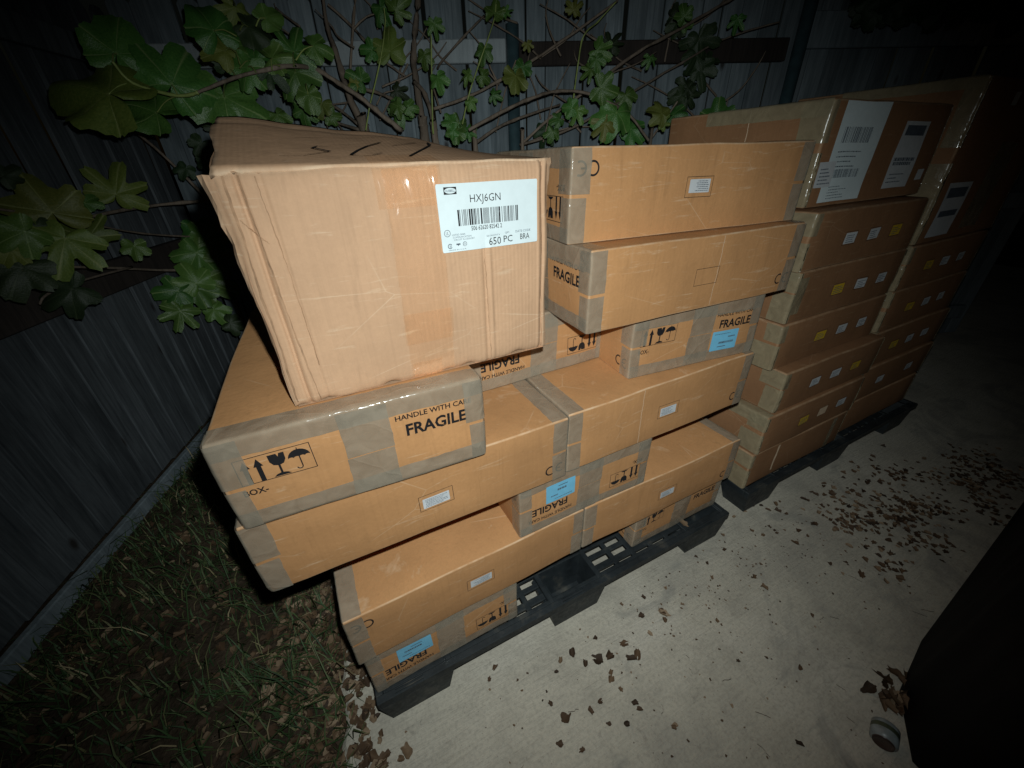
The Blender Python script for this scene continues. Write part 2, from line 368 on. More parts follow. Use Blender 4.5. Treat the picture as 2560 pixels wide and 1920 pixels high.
pipe('post', bf, L1, -.040, -.05, 1.74, .030, MAT['post']); pipe('post', bf, P2, -.040, -.05, 1.90, .030, MAT['post'])

# ------------------------------------------------------------------ pallets
def make_pallet(label, loc, lx=1.22, ly=1.0):
    t = thing('plastic_pallet', label, 'pallet', loc, 0, 'black nestable pallets')
    H = .111; cups = [(0.025, .175), (.505, .66), (1.04, 1.195)]; cy = [(.022, .115), (.45, .55), (.885, .978)]
    V = []; F = []
    z0, z1 = .094, H
    # outer rim and bars as one deck
    for y0, y1 in ((0, .018), (ly-.018, ly)): solid_box(V, F, (0, y0, z0-.010), (lx, y1, z1))
    for x0, x1 in ((0, .018), (lx-.018, lx)): solid_box(V, F, (x0, .018, z0-.010), (x1, ly-.018, z1-.001))
    cx = [(a-.016, a) for a, b in cups] + [(b, b+.016) for a, b in cups]
    for x0, x1 in cx: solid_box(V, F, (max(x0, .0182), .018, z0), (min(x1, lx-.0182), ly-.018, z1-.002))
    for a, b in cy:
        for y0 in (a-.004, b):
            solid_box(V, F, (.018, y0+.0005, z0+.001), (lx-.018, y0+.014, z1-.003))
    for y0 in (.20, .285, .37, .63, .715, .80): solid_box(V, F, (.018, y0, z0+.002), (lx-.018, y0+.03, z1-.004))
    for a, b in ((cups[0][1]+.016, cups[1][0]-.016), (cups[1][1]+.016, cups[2][0]-.016)):
        n = 5
        for k in range(1, n):
            if k == 1: solid_box(V, F, (a+.0005, .040, z0+.0025), (b-.0005, .060, z1-.0055)); solid_box(V, F, (a+.0005, .080, z0+.0025), (b-.0005, .096, z1-.0055))
            xx = a+(b-a)*k/n; solid_box(V, F, (xx-.008, .018, z0+.003), (xx+.008, ly-.018, z1-.005))
    d = mesh_obj('deck', V, F, MAT['pallet'], t, smooth=False)
    bv = d.modifiers.new('bevel', 'BEVEL'); bv.width = .002; bv.segments = 1
    for (a, b) in cups:
        for (c, e) in cy:
            V = []; F = []; tp = .016
            def ring(ins, z, w=0):
                i = len(V); fy = c+ins+w if (c != cy[0][0] or w) else .0015+ins*.35; V.extend([(a+ins+w-(.02 if not w else 0), fy, z), (b-ins-w+(.012 if not w else 0), fy, z), (b-ins-w+(.012 if not w else 0), e-ins-w, z), (a+ins+w-(.02 if not w else 0), e-ins-w, z)]); return i
            r = [ring(-.002, z0-.011), ring(tp*.6, .03), ring(tp, 0), ring(tp, 0, .004), ring(tp*.6, .03, .004), ring(-.002, z1-.002, .004)]
            # outer wall, bottom plate, inner wall
            for p, q in ((0, 1), (1, 2)): F += [(r[p]+k, r[q]+k, r[q]+(k+1) % 4, r[p]+(k+1) % 4) for k in range(4)]
            F.append((r[2]+3, r[2]+2, r[2]+1, r[2]))
            fl_ = ring(tp, .006, .004); F.append((fl_, fl_+1, fl_+2, fl_+3))
            F += [(r[4]+k, r[4]+(k+1) % 4, fl_+(k+1) % 4, fl_+k) for k in range(4)][::1]
            F += [(r[5]+k, r[5]+(k+1) % 4, r[4]+(k+1) % 4, r[4]+k) for k in range(4)]
            F += [(r[0]+k, r[0]+(k+1) % 4, r[5]+(k+1) % 4, r[5]+k) for k in range(4)]
            f = mesh_obj('foot', V, F, MAT['pallet'], t, smooth=False)
            # raised slot rim on the lip
            if c == cy[0][0]:
                V = []; F = []; y0 = .006
                solid_box(V, F, (a+.02, y0-.0015, z1+.0), (b-.06, y0+.0005, z1+.003)); solid_box(V, F, (a+.02, y0+.006, z1), (b-.06, y0+.008, z1+.003))
                mesh_obj('lip_slot', V, F, MAT['pallet'], f, smooth=False)
    return t
make_pallet('black plastic pallet under the nearest stack of taped boxes', (-.095, .553, 0))
make_pallet('black plastic pallet in shadow under the farther stack of boxes', (1.262, .578, 0), 1.26, .98)

# ------------------------------------------------------------------ print shapes (2D)
_tc = {}
def text2d(s, bold=0.0):
    key = (s, bold)
    if key in _tc: return _tc[key]
    cu = bpy.data.curves.new('txt', 'FONT'); cu.body = s; cu.resolution_u = 2; cu.offset = bold
    o = bpy.data.objects.new('txt', cu); COL.objects.link(o)
    dg = bpy.context.evaluated_depsgraph_get(); me = o.evaluated_get(dg).to_mesh()
    V = np.array([v.co[:2] for v in me.vertices]); F = [tuple(p.vertices) for p in me.polygons]
    o.evaluated_get(dg).to_mesh_clear(); bpy.data.objects.remove(o); bpy.data.curves.remove(cu)
    V = V-V.min(0); V = V/V.max(0); _tc[key] = (V, F); return V, F
class Sh:
    """collects flat shapes in (u,v)"""
    def __init__(s): s.V = []; s.F = []
    def add(s, V, F):
        b = len(s.V); s.V += [tuple(v) for v in V]; s.F += [tuple(i+b for i in f) for f in F]; return s
    def text(s, st, u0, v0, u1, v1, bold=0.0):
        V, F = text2d(st, bold); return s.add(V*[u1-u0, v1-v0]+[u0, v0], F)
    def rect(s, u0, v0, u1, v1): return s.add([(u0, v0), (u1, v0), (u1, v1), (u0, v1)], [(0, 1, 2, 3)])
    def frame(s, u0, v0, u1, v1, w=.0012):
        s.rect(u0, v0, u1, v0+w); s.rect(u0, v1-w, u1, v1); s.rect(u0, v0+w, u0+w, v1-w); return s.rect(u1-w, v0+w, u1, v1-w)
    def poly(s, pts):
        tr = tessellate_polygon([[Vector((p[0], p[1], 0)) for p in pts]]); return s.add(pts, [tuple(t) for t in tr])
    def arc(s, cx, cy, r0, r1, a0, a1, n=18):
        V = []; 
        for k in range(n+1):
            a = math.radians(a0+(a1-a0)*k/n); V += [(cx+r0*math.cos(a), cy+r0*math.sin(a)), (cx+r1*math.cos(a), cy+r1*math.sin(a))]
        return s.add(V, [(2*k, 2*k+1, 2*k+3, 2*k+2) for k in range(n)])
    def rrect(s, u0, v0, u1, v1, r, nx=10, ny=8):
        us = [u0, u0+r*.3, u0+r]+list(np.linspace(u0+r, u1-r, nx)[1:-1])+[u1-r, u1-r*.3, u1]; vs = [v0, v0+r*.3, v0+r]+list(np.linspace(v0+r, v1-r, ny)[1:-1])+[v1-r, v1-r*.3, v1]
        V = []
        for v in vs:
            for u in us:
                cu, cv = min(max(u, u0+r), u1-r), min(max(v, v0+r), v1-r); du, dv = u-cu, v-cv; l = math.hypot(du, dv)
                if l > r: u, v = cu+du/l*r, cv+dv/l*r
                V.append((u, v))
        n = len(us); return s.add(V, [(j*n+i, j*n+i+1, (j+1)*n+i+1, (j+1)*n+i) for j in range(len(vs)-1) for i in range(n-1)])
def sh_symbols():
    s = Sh(); s.frame(.024, .079, .120, .124, .0011)
    for c in (.0355, .0515):
        s.rect(c-.0030, .0801, c+.0030, .107); s.poly([(c-.0060, .106), (c+.0060, .106), (c, .1195)])
    c = .0755
    s.poly([(c-.0105, .1195), (c-.0100, .108), (c-.0065, .1015), (c, .0992), (c+.0065, .1015), (c+.0100, .108), (c+.0105, .1195), (c+.004, .1195), (c+.0022, .1140), (c+.0005, .1195)])
    s.rect(c-.0014, .0862, c+.0014, .0995); s.poly([(c-.011, .0812), (c+.011, .0812), (c+.007, .0848), (c, .0868), (c-.007, .0848)])
    c = .1025; n = 12; top = [(c+.0145*math.cos(math.pi*k/n), .1040+.0138*math.sin(math.pi*k/n)) for k in range(n+1)]
    sc = []
    for q in range(4):
        for k in range(1, 5): a = math.pi*k/5; sc.append((c-.0145+.00725*q+.003625*(1-math.cos(a)), .1040+.0022*math.sin(a)))
        if q < 3: sc.append((c-.0145+.00725*(q+1), .1040))
    s.poly(top+sc); s.rect(c-.0008, .0880, c+.0008, .106); s.arc(c-.0035, .0880, .0027, .0043, 180, 360, 8)
    s.rect(c-.0006, .1175, c+.0006, .1205)
    return s
def sh_lettering(W, first=True):
    s = Sh(); s.text('BOX-', .021, .0595, .0515, .0705, .022)
    return s
def sh_fragile():
    s = Sh(); s.text('HANDLE WITH CARE', .241, .1175, .364, .1270, .020); s.text('FRAGILE', .2545, .0860, .3535, .1085, .030); return s
def sh_ce(c=.553, v=.034, r=.0128):
    s = Sh(); s.arc(c, v, r-.0034, r, 62, 298, 22); e = c+.0255; s.arc(e, v, r-.0034, r, 62, 298, 22); s.rect(e-r+.002, v-.0016, e-.001, v+.0016); return s
def sh_lines(u0, v0, u1, v1, rows, seed, hh=.45):
    r = random.Random(seed); s = Sh(); h = (v1-v0)/rows
    for k in range(rows):
        u = u0+r.uniform(0, .08)*(u1-u0); end = u0+(u1-u0)*r.uniform(.55, 1.0)
        while u < end:
            w = r.uniform(.02, .09)*(u1-u0); s.rect(u, v0+h*k, min(u+w, end), v0+h*(k+hh)); u += w+.018*(u1-u0)
    return s
def sh_bars(u0, v0, u1, v1, seed, n=46):
    r = random.Random(seed); s = Sh(); ws = [r.choice((1, 1, 1, 2, 3)) for _ in range(2*n+1)]; tot = sum(ws); u = u0
    for k, w in enumerate(ws):
        d = w*(u1-u0)/tot
        if k % 2 == 0: s.rect(u, v0, u+d, v1)
        u += d
    return s

# ------------------------------------------------------------------ cartons
class Carton:
    def __init__(s, name, label, loc, rz, size, mat='card', tape='tape', group=None, seed=0, warp=.0030, rad=.0034, crush=None, res=.05):
        s.t = thing(name, label, 'box', loc, rz, group); s.sz = np.array(size, float); s.r = rad; s.seed = seed; s.wa = warp
        s.flip = False; s.mat = mat; s.tp = MAT[tape]; s.crush = crush; s.res = res; s.rr = random.Random(seed)
        s.body()
    def warp(s, P):
        P = np.asarray(P, float); o = P.copy(); sz = s.sz
        q = P*np.array([1, 1, 1.0])
        for k in range(3): o[:, k] += s.wa*vnoise(q, s.seed*10+k, 13)*(.7 if k == 2 else 1.0)
        # keep the box within its layer
        o[:, 2] = np.clip(o[:, 2], 0.0002, sz[2]+.004)
        if s.crush is not None:
            for (c, rad, vec) in s.crush:
                d = np.linalg.norm(P-np.array(c), axis=1); w = np.clip(1-d/rad, 0, 1)**2; o += w[:, None]*np.array(vec)
        return o
    def surf(s, P, off):
        P = np.asarray(P, float); c = np.clip(P, s.r, s.sz-s.r); d = P-c; l = np.linalg.norm(d, axis=1); l[l < 1e-9] = 1
        n = d/l[:, None]; off = np.asarray(off, float)
        return s.warp(c + n*(s.r + off.reshape(-1, 1) if off.ndim else s.r+off))
    def ax(s, L):
        r = s.r; n = max(2, int(L/s.res)); return np.array([0, r*.45, r]+list(np.linspace(r, L-r, n+1)[1:-1])+[L-r, L-r*.45, L])
    def body(s):
        ax = [s.ax(L) for L in s.sz]; V = []; F = []; idx = {}
        def vid(i, j, k):
            if (i, j, k) not in idx: idx[(i, j, k)] = len(V); V.append((ax[0][i], ax[1][j], ax[2][k]))
            return idx[(i, j, k)]
        n = [len(a)-1 for a in ax]
        for d in range(3):
            a, b = [(1, 2), (2, 0), (0, 1)][d]
            for side in (0, n[d]):
                for i in range(n[a]):
                    for j in range(n[b]):
                        q = []
                        for (di, dj) in ((0, 0), (1, 0), (1, 1), (0, 1)):
                            c = [0, 0, 0]; c[d] = side; c[a] = i+di; c[b] = j+dj; q.append(vid(*c))
                        F.append(tuple(q if side else q[::-1]))
        P = np.array(V); near = (P < s.r*.9) | (P > s.sz-s.r*.9); edge = (near.sum(1) >= 2).astype(float)
        s.b = mesh_obj('carton', s.surf(P, 0.0), F, MAT[s.mat], s.t, attr={'edge': edge})
    # face frames: (u,v,w) -> cube-surface coordinates; w runs inward from the face
    def fr(s, face):
        lx, ly, h = s.sz
        return {'front': (lambda u, v, w: (u, w, v), lx), 'left': (lambda u, v, w: (w, ly-u, v), ly), 'right': (lambda u, v, w: (lx-w, u, v), ly), 'top': (lambda u, v, w: (u, v, h-w), lx)}[face]
    def decal(s, face, sh, mat, off, name, flip=False, parent=None, at=None):
        m, Wd = s.fr(face); H = s.sz[2]
        uv = np.array(sh.V, float)
        if flip: uv = np.array([Wd, H])-uv
        P = np.array([m(u, v, 0.0) for u, v in uv]); 
        o = mesh_obj(name, s.surf(P, off), sh.F, MAT[mat] if isinstance(mat, str) else mat, parent or s.t, smooth=False); return o
    def strip(s, face, side, a0, a1, wf, ww, off, mat=None, name='packing_tape', n=None):
        """tape folded over one edge of an end face: side in top,bottom,left,right; a0..a1 along the edge; wf on the face, ww on the neighbour"""
        m, Wd = s.fr(face); H = s.sz[2]; mat = mat or s.tp; rr = s.rr
        n = n or max(6, int((a1-a0)/.012)); V = []; O = []; r = s.r
        prof = [('f', wf), ('f', wf*.66), ('f', wf*.33), ('f', r), ('f', r*.4), ('e', 0), ('w', r*.4), ('w', r), ('w', ww*.4), ('w', ww*.7), ('w', ww)]
        if ww <= 0: prof = prof[:6]
        j0 = [rr.uniform(-1, 1)*.0008 for _ in range(n+1)]
        for i in range(n+1):
            a = a0+(a1-a0)*i/n
            for q, (k, d) in enumerate(prof):
                dd = d + (j0[i] if q in (0, len(prof)-1) else 0)
                if k in 'fe': e, w = dd if k == 'f' else 0.0, 0.0
                else: e, w = 0.0, dd
                if side == 'top': u, v = a, H-e
                elif side == 'bottom': u, v = a, e
                elif side == 'left': u, v = e, a
                else: u, v = Wd-e, a
                V.append(m(u, v, w)); O.append(off + abs(rr.gauss(0, .00022)) + (.0002 if q in (4, 5, 6) else 0))
        V = np.array(V); V = np.clip(V, 0, s.sz); P = s.surf(V, np.array(O)); c = len(prof)
        F = [(i*c+q, (i+1)*c+q, (i+1)*c+q+1, i*c+q+1) for i in range(n) for q in range(c-1)]
        return mesh_obj(name, P, F, mat, s.t)
    def band(s, face, u0, u1, v0, v1, off, mat=None, name='packing_tape', nu=None, nv=None, amp=.00022):
        m, Wd = s.fr(face); mat = mat or s.tp; nu = nu or max(3, int(abs(u1-u0)/.01)); nv = nv or max(3, int(abs(v1-v0)/.01)); V = []; O = []
        for i in range(nu+1):
            for j in range(nv+1):
                u = u0+(u1-u0)*i/nu; v = v0+(v1-v0)*j/nv
                if i in (0, nu): u += s.rr.uniform(-1, 1)*.0009
                V.append(m(u, v, 0.0)); O.append(off+abs(s.rr.gauss(0, amp)))
        P = s.surf(np.clip(np.array(V), 0, s.sz), np.array(O)); c = nv+1
        return mesh_obj(name, P, [(i*c+j, i*c+j+1, (i+1)*c+j+1, (i+1)*c+j) for i in range(nu) for j in range(nv)], mat, s.t)
    def tape_end(s, face, centre=True, light=False, wtop=.036):
        _, Wd = s.fr(face); H = s.sz[2]; g = lambda a: a+s.rr.uniform(-.003, .003)
        mid = H*.5+s.rr.uniform(-.004, .002)
        s.strip(face, 'bottom', .002, Wd-.002, g(.030), .034, .0009)
        s.strip(face, 'top', .002, Wd-.002, g(wtop), g(.036), .0012)
        for sd in ('left', 'right'):
            s.strip(face, sd, .003, mid-.003, g(.029), g(.035), .0016); s.strip(face, sd, mid+.003, H-.003, g(.031)+(.010 if (sd == 'left') != s.flip else 0), g(.036), .0019)
        if centre and not light:
            c = Wd*.51; s.band(face, c-.036, c+.036, .004, mid-.001, .0014); s.band(face, c-.034, c+.037, mid+.001, H-.004, .0023)
    def print_end(s, face, flip=False, blue=False, sub=False):
        s.decal(face, sh_symbols(), 'ink', .0005, 'handling_symbols', flip); s.decal(face, sh_lettering(0), 'ink', .0005, 'box_lettering', flip)
        s.decal(face, sh_fragile(), 'ink', .0005, 'fragile_lettering', flip)
        if blue:
            st = s.decal(face, Sh().rrect(.236, .026, .318, .081, .004), 'blue', .0034, 'blue_label', flip)
            q = Sh().add(*(lambda z: (z.V, z.F))(sh_lines(.258, .045, .312, .056, 1, s.seed, .5))); q.add(*(lambda z: (z.V, z.F))(sh_lines(.285, .060, .312, .066, 1, s.seed+1, .6))); q.add(*(lambda z: (z.V, z.F))(sh_lines(.242, .071, .300, .077, 1, s.seed+2, .3))); q.rect(.258, .036, .285, .038)
            s.decal(face, q, 'ink_thin', .0038, 'label_print', flip, st)
    def print_long(s, face, flip=False, sticker=True, ce=True, full=False):
        s.decal(face, Sh().frame(.265, .056, .334, .093, .0010), 'line', .0005, 'label_outline', flip)
        if sticker:
            st = s.decal(face, Sh().rrect(.272, .0605, .3255, .0855, .002, 5, 4), 'dullwhite', .0009, 'data_sticker', flip)
            s.decal(face, sh_lines(.275, .064, .323, .084, 6, s.seed, .38), 'ink_thin', .0012, 'sticker_print', flip, st)
        if ce: s.decal(face, sh_ce(), 'ink', .0005, 'conformity_mark', flip)
    def crease(s, face, u, v0, v1, w=.0013):
        sh = Sh(); n = 10
        for k in range(n): sh.rect(u+.0006*math.sin(k*2.1), v0+(v1-v0)*k/n, u+w+.0006*math.sin(k*2.1), v0+(v1-v0)*(k+1)/n)
        s.decal(face, sh, 'crease', .0004, 'crease')

L, Wd, H = .595, .385, .16
Z0 = .112
GRP = 'taped shipping boxes on the near pallet'
def stack_box(layer, kind, x, y, rz, label, flip, seed, sticker=True, blue=False, crush=None, extra=None, dz=0, wtop=.036, rad=.0040):
    size = ((L, Wd, H-.0012) if kind == 'L' else (Wd, L, H-.0012))
    b = Carton('cardboard_box', label, (x, y, Z0+layer*H+dz), math.radians(rz), size, 'card', 'tape', GRP, seed, crush=crush, rad=rad)
    b.flip = bool(flip)
    if kind == 'L':
        b.print_long('front', flip, sticker)
        b.print_end('left', flip); b.tape_end('left'); b.tape_end('right', centre=False)
    else:
        b.print_end('front', flip, blue); b.tape_end('front', wtop=wtop); b.print_long('left', flip, True)
    if extra: extra(b)
    return b
# name, layer, kind, x, y, rz(deg), label, flip
stack_box(0, 'W', -.0875, .5795, .8, 'low box on the near pallet printed FRAGILE upside down with a blue label', True, 11, blue=True)
stack_box(0, 'W', .7235, .606, 0, 'low box on the near pallet at the right with shadowed upright symbols', False, 12)
stack_box(1, 'L', -.0975, .568, 1.4, 'long box at the lower left above the pallet with a bright scuffed top edge', True, 13)
stack_box(1, 'L', .4995, .5815, -.1, 'long box at the lower right of the near stack below the upside-down icons', False, 14)
stack_box(2, 'W', .308, .5815, 0, 'box sandwiched in mid stack with upside-down FRAGILE and a blue label', True, 15, blue=True)
stack_box(3, 'L', -.1735, .565, .2, 'long overhanging box under the big FRAGILE box with a data sticker in its middle', False, 16,
          crush=[((0, 0, 0), .02, (.003, .002, .001))])
stack_box(3, 'L', .4275, .573, .5, 'long creased box to the right of the overhanging one, with a taped left end', False, 17, extra=lambda b: b.crease('front', .208, .004, .155))
stack_box(4, 'W', -.160, .555, -2.2, 'large-print HANDLE WITH CARE FRAGILE box directly under the pale corrugated box', False, 18, wtop=.030, rad=.0062)
stack_box(4, 'W', .6305, .6295, -5.7, 'turned box at mid height with upright symbols and a wrinkled blue label at its right', False, 19, blue=True)
stack_box(4, 'W', .2725, .751, .7, 'set-back box half hidden behind the pale corrugated box with upside-down symbols', True, 20, blue=True)
stack_box(5, 'L', .477, .600, -2.0, 'second box from the top of the right column with an empty outlined rectangle', False, 21, sticker=False, extra=lambda b: b.crease('front', .329, .004, .155))
stack_box(6, 'L', .469, .667, -5.6, 'topmost box of the right column lying upside down with a white data sticker', True, 22)
# boxes of the rear row that carry the upper layers
for (ly_, kd, x, y, sd, lb) in ((1, 'L', -.09, .962, 31, 'rear box behind the lower left long box'), (1, 'L', .512, .975, 32, 'rear box behind the lower right long box'),
                           (2, 'W', -.085, .735, 33, 'rear box left of the sandwiched box'), (2, 'W', .700, .745, 34, 'rear box right of the sandwiched box'),
                           (3, 'L', -.170, .958, 35, 'rear box behind the overhanging box'), (3, 'L', .432, .966, 36, 'rear box behind the creased box')):
    Carton('cardboard_box', lb + ' in the near stack', (x, y, Z0+ly_*H), 0, ((L, Wd, H-.0012) if kd == 'L' else (Wd, L, H-.0012)), 'card', 'tape', GRP, sd, res=.1)

# ------------------------------------------------------------------ pale corrugated box on top
PX, PY, PZ = -.045, .586, Z0+5*H+.001
PW, PD, PH = .421, .25, .303
pb = thing('corrugated_box', 'large battered pale corrugated box with white barcode label on top of the stack', 'box', (PX, PY, PZ))
def p_front(u, v):
    """offset of the front face: creases, bulges, crushed rims (towards the viewer is negative y)"""
    y = -.003*np.sin(np.pi*u/PW)*np.sin(np.pi*v/PH)
    for c, w, a in ((.020, .0022, .0050), (.027, .002, -.0016), (.044, .0018, .0016), (PW-.012, .0022, .0042), (PW-.020, .002, -.0014), (.305, .003, .0030), (.314, .0025, -.0018)):
        k = 1.0 if c < .1 or c > PW-.05 else np.clip((PH*.72-v)/.05, 0, 1)
        y = y + k*a*np.exp(-((u-c-.0015*np.sin(v*9)-.030*np.clip(.06-v, 0, 1)*(c < .1))/w)**2)
    y = y + .0007*vnoise(np.stack([u*1.0, v*.7], -1).reshape(-1, 2), 91, 38).reshape(np.shape(u))
    edge = np.minimum(np.minimum(u, PW-u), np.minimum(v, PH-v)); y = y + .007*np.exp(-edge/.006)
    return y
def p_pos(u, v, off=0.0):
    u = np.asarray(u, float); v = np.asarray(v, float)
    y = p_front(u, v)-off
    # uneven outline: bottom edge ragged, left edge bowed outwards
    du = -.0016*np.exp(-u/.012)*np.sin(v*47) + .0018*np.exp(-(PW-u)/.012)*np.sin(v*38+1) 
    dv = .0035*np.exp(-v/.012)*(np.sin(u*55)+.6*np.sin(u*140+1)) + .0008*np.exp(-(PH-v)/.012)*np.sin(u*60)
    dv = dv - .005*np.exp(-u/.06)*np.clip(v/PH, 0, 1)**4
    dv = np.maximum(dv, -v*.9)
    return np.stack([u+du, y, v+dv], -1)
def flap(sx, t):
    z = PH + t**.95*.066*(1-.84*sx**1.6) + .0022*np.sin(sx*11+1)*t + .0006*np.sin(sx*31+t*5)*t - .0014*np.exp(-((t-.86)/.03)**2)*(sx < .65)
    return np.stack([sx*PW + (.004*np.sin(t*7)+.0004*np.sin(t*31))*np.exp(-sx/.03) + .010*t*np.exp(-(1-sx)/.03), PD*t*(1.0+.05*np.sin(sx*5)-.12*np.clip(sx-.7, 0, 1)) + .0025*np.sin(sx*70)*(t > .98), z], -1)
nu, nv = 200, 80
us = np.linspace(0, PW, nu+1); vs = np.linspace(0, PH, nv+1); U, Vv = np.meshgrid(us, vs, indexing='ij'); G = p_pos(U, Vv).reshape(-1, 3)
Ff = [(i*(nv+1)+j, (i+1)*(nv+1)+j, (i+1)*(nv+1)+j+1, i*(nv+1)+j+1) for i in range(nu) for j in range(nv)]
e = np.minimum(np.minimum(U, PW-U), np.minimum(Vv, PH-Vv)).ravel()
mesh_obj('front_panel', G, Ff, MAT['card_p'], pb, attr={'edge': np.exp(-e/.0025)*.8})
def side_panel(name, top, front_u, x):
    V = []; F = []; n = 10; m = 8
    for j in range(n+1):
        t = j/n
        for k in range(m+1):
            if j == 0: q = p_pos(front_u, PH*k/m); V.append(tuple(q+np.array([0, .0015, 0])))
            else:
                zt = flap(np.array(x/PW if x < PW else 1.0), np.array(t))[2]-.003
                V.append((x+.003*math.sin(k*2+j), PD*t*.985, zt*k/m))
    F = [(j*(m+1)+k, (j+1)*(m+1)+k, (j+1)*(m+1)+k+1, j*(m+1)+k+1) for j in range(n) for k in range(m)]
    return mesh_obj(name, V, F, MAT['card_p'], pb)
side_panel('side_panel', 0, 0.0, 0.002); side_panel('side_panel', 0, PW, PW-.002)
V = []; 
for k in range(9):
    for j in range(2): V.append((PW*k/8, PD*.985, 0.001 if j == 0 else float(flap(np.array(k/8), np.array(1.0))[2]-.004)))
mesh_obj('back_panel', V, [(2*k, 2*k+1, 2*k+3, 2*k+2) for k in range(8)], MAT['card_p'], pb)
V = [(0.004, .004, .001), (PW-.004, .004, .001), (PW-.004, PD*.98, .001), (.004, PD*.98, .001)]; mesh_obj('bottom_panel', V, [(3, 2, 1, 0)], MAT['card_p'], pb)
# top flap: a slab of board that lifts at its rear left
n1, n2 = 60, 30; SX, T = np.meshgrid(np.linspace(0, 1, n1+1), np.linspace(0, 1, n2+1), indexing='ij')
top = flap(SX, T).reshape(-1, 3); fy = p_pos(SX[:, 0]*PW, np.full(n1+1, PH))
for i in range(n1+1): top[i*(n2+1)] = fy[i]+np.array([0, -.0015, .001])
bot = top-np.array([0, 0, .0045]); N = len(top); idx = lambda i, j: i*(n2+1)+j
Fq = [(idx(i, j), idx(i+1, j), idx(i+1, j+1), idx(i, j+1)) for i in range(n1) for j in range(n2)]
F = Fq + [tuple(k+N for k in f[::-1]) for f in Fq]
rim = [idx(i, 0) for i in range(n1+1)]+[idx(n1, j) for j in range(1, n2+1)]+[idx(i, n2) for i in range(n1-1, -1, -1)]+[idx(0, j) for j in range(n2-1, 0, -1)]
F += [(rim[k], rim[k]+N, rim[(k+1) % len(rim)]+N, rim[(k+1) % len(rim)]) for k in range(len(rim))]
ed = np.exp(-np.minimum(np.minimum(SX, 1-SX)*PW, np.minimum(T, 1-T)*PD).ravel()/.003)
ed = np.maximum(ed, .5*np.exp(-((T-.86)/.006)**2).ravel()*(SX.ravel() < .62)); mesh_obj('top_flap', np.r_[top, bot], F, MAT['card_p'], pb, attr={'edge': np.r_[ed, ed]})
# torn ply along the left edge
V = []; F = []; n = 26
for k in range(n+1):
    v = PH*(1-k/n*.93); ja = random.uniform(-.002, .004); wv = (.012*(1-k/n)**2.2+.0025)+ja*.5
    q = p_pos(.0015, min(v, PH)); V += [tuple(q+np.array([0, -.0012, 0])), (q[0]-.6*wv, q[1]+.003, q[2]+.001), (q[0]-wv, q[1]+.010+.004*math.sin(k), q[2])]
for k in range(n): a = 3*k; F += [(a, a+3, a+4, a+1), (a+1, a+4, a+5, a+2)]
mesh_obj('torn_edge', V, F, MAT['card_p'], pb, smooth=False, attr={'edge': [0, .3, 1]*(n+1)})
V = []; F = []; n = 14
for k in range(n+1):
    v = PH*(1-k/n*.28); wv = .012*(1-k/n)**1.2+.002+random.uniform(-.001, .002); q = p_pos(PW-.0015, v); V += [tuple(q+np.array([0, -.0012, 0])), (q[0]+wv*.6, q[1]+.002, q[2]+.001), (q[0]+wv, q[1]+.009, q[2])]
for k in range(n): a = 3*k; F += [(a, a+1, a+4, a+3), (a+1, a+2, a+5, a+4)]
mesh_obj('torn_edge', V, F, MAT['card_p'], pb, smooth=False, attr={'edge': [0, .3, 1]*(n+1)})
# clear tape down the middle, with crinkles
def p_band(name, u0, u1, v0, v1, off, amp, mat, slant=0.0, res=.006, par=pb, wr=.35):
    a = max(3, int(abs(u1-u0)/res)); b = max(3, int(abs(v1-v0)/res)); V = []
    for i in range(a+1):
        for j in range(b+1):
            u = u0+(u1-u0)*i/a; v = v0+(v1-v0)*j/b; 
            if i in (0, a): u += random.uniform(-.0007, .0007)
            u += slant*(v-v0)
            q = p_pos(u, v, off+abs(random.gauss(0, amp))); V.append(q)
    c = b+1; return mesh_obj(name, V, [(i*c+j, (i+1)*c+j, (i+1)*c+j+1, i*c+j+1) for i in range(a) for j in range(b)], MAT[mat], par)
p_band('packing_tape', .172, .243, .004, PH-.004, .0010, .00003, 'tape_clear', .02)
p_band('packing_tape', .166, .252, PH-.050, PH-.003, .0020, .00025, 'tape_clear', 0, .008)
p_band('packing_tape', .170, .246, .062, .110, .0020, .00015, 'tape_clear', .06, .008)
p_band('packing_tape', .175, .222, .003, .030, .0021, .00035, 'tape_clear', 0, .008)
# tape on the flap
V = []; a, b = 12, 8
for i in range(a+1):
    for j in range(b+1):
        sx = (.166+.088*i/a)/PW; t = -.0 + (.16)*j/b; q = flap(np.array(sx), np.array(t)); V.append(q+np.array([0, -.002 if j == 0 else 0, .0012+abs(random.gauss(0, .0006))]))
mesh_obj('packing_tape', V, [(i*(b+1)+j, (i+1)*(b+1)+j, (i+1)*(b+1)+j+1, i*(b+1)+j+1) for i in range(a) for j in range(b)], MAT['tape_clear'], pb)
def p_line(pts, w, name, mat):
    pts = np.array(pts, float); n = 40; tt = np.linspace(0, 1, n+1); seg = np.linspace(0, 1, len(pts)); u = np.interp(tt, seg, pts[:, 0])+.0003*np.sin(tt*37)+.0003*np.sin(tt*91+1); v = np.interp(tt, seg, pts[:, 1]); ww = w*(.45+.55*np.abs(np.sin(tt*9+pts[0, 0]*50)))
    A_ = p_pos(u-ww/2, v, .0006); B_ = p_pos(u+ww/2, v, .0006); V = np.stack([A_, B_], 1).reshape(-1, 3)
    return mesh_obj(name, V, [(2*i, 2*i+1, 2*i+3, 2*i+2) for i in range(n)], MAT[mat], pb, smooth=False)
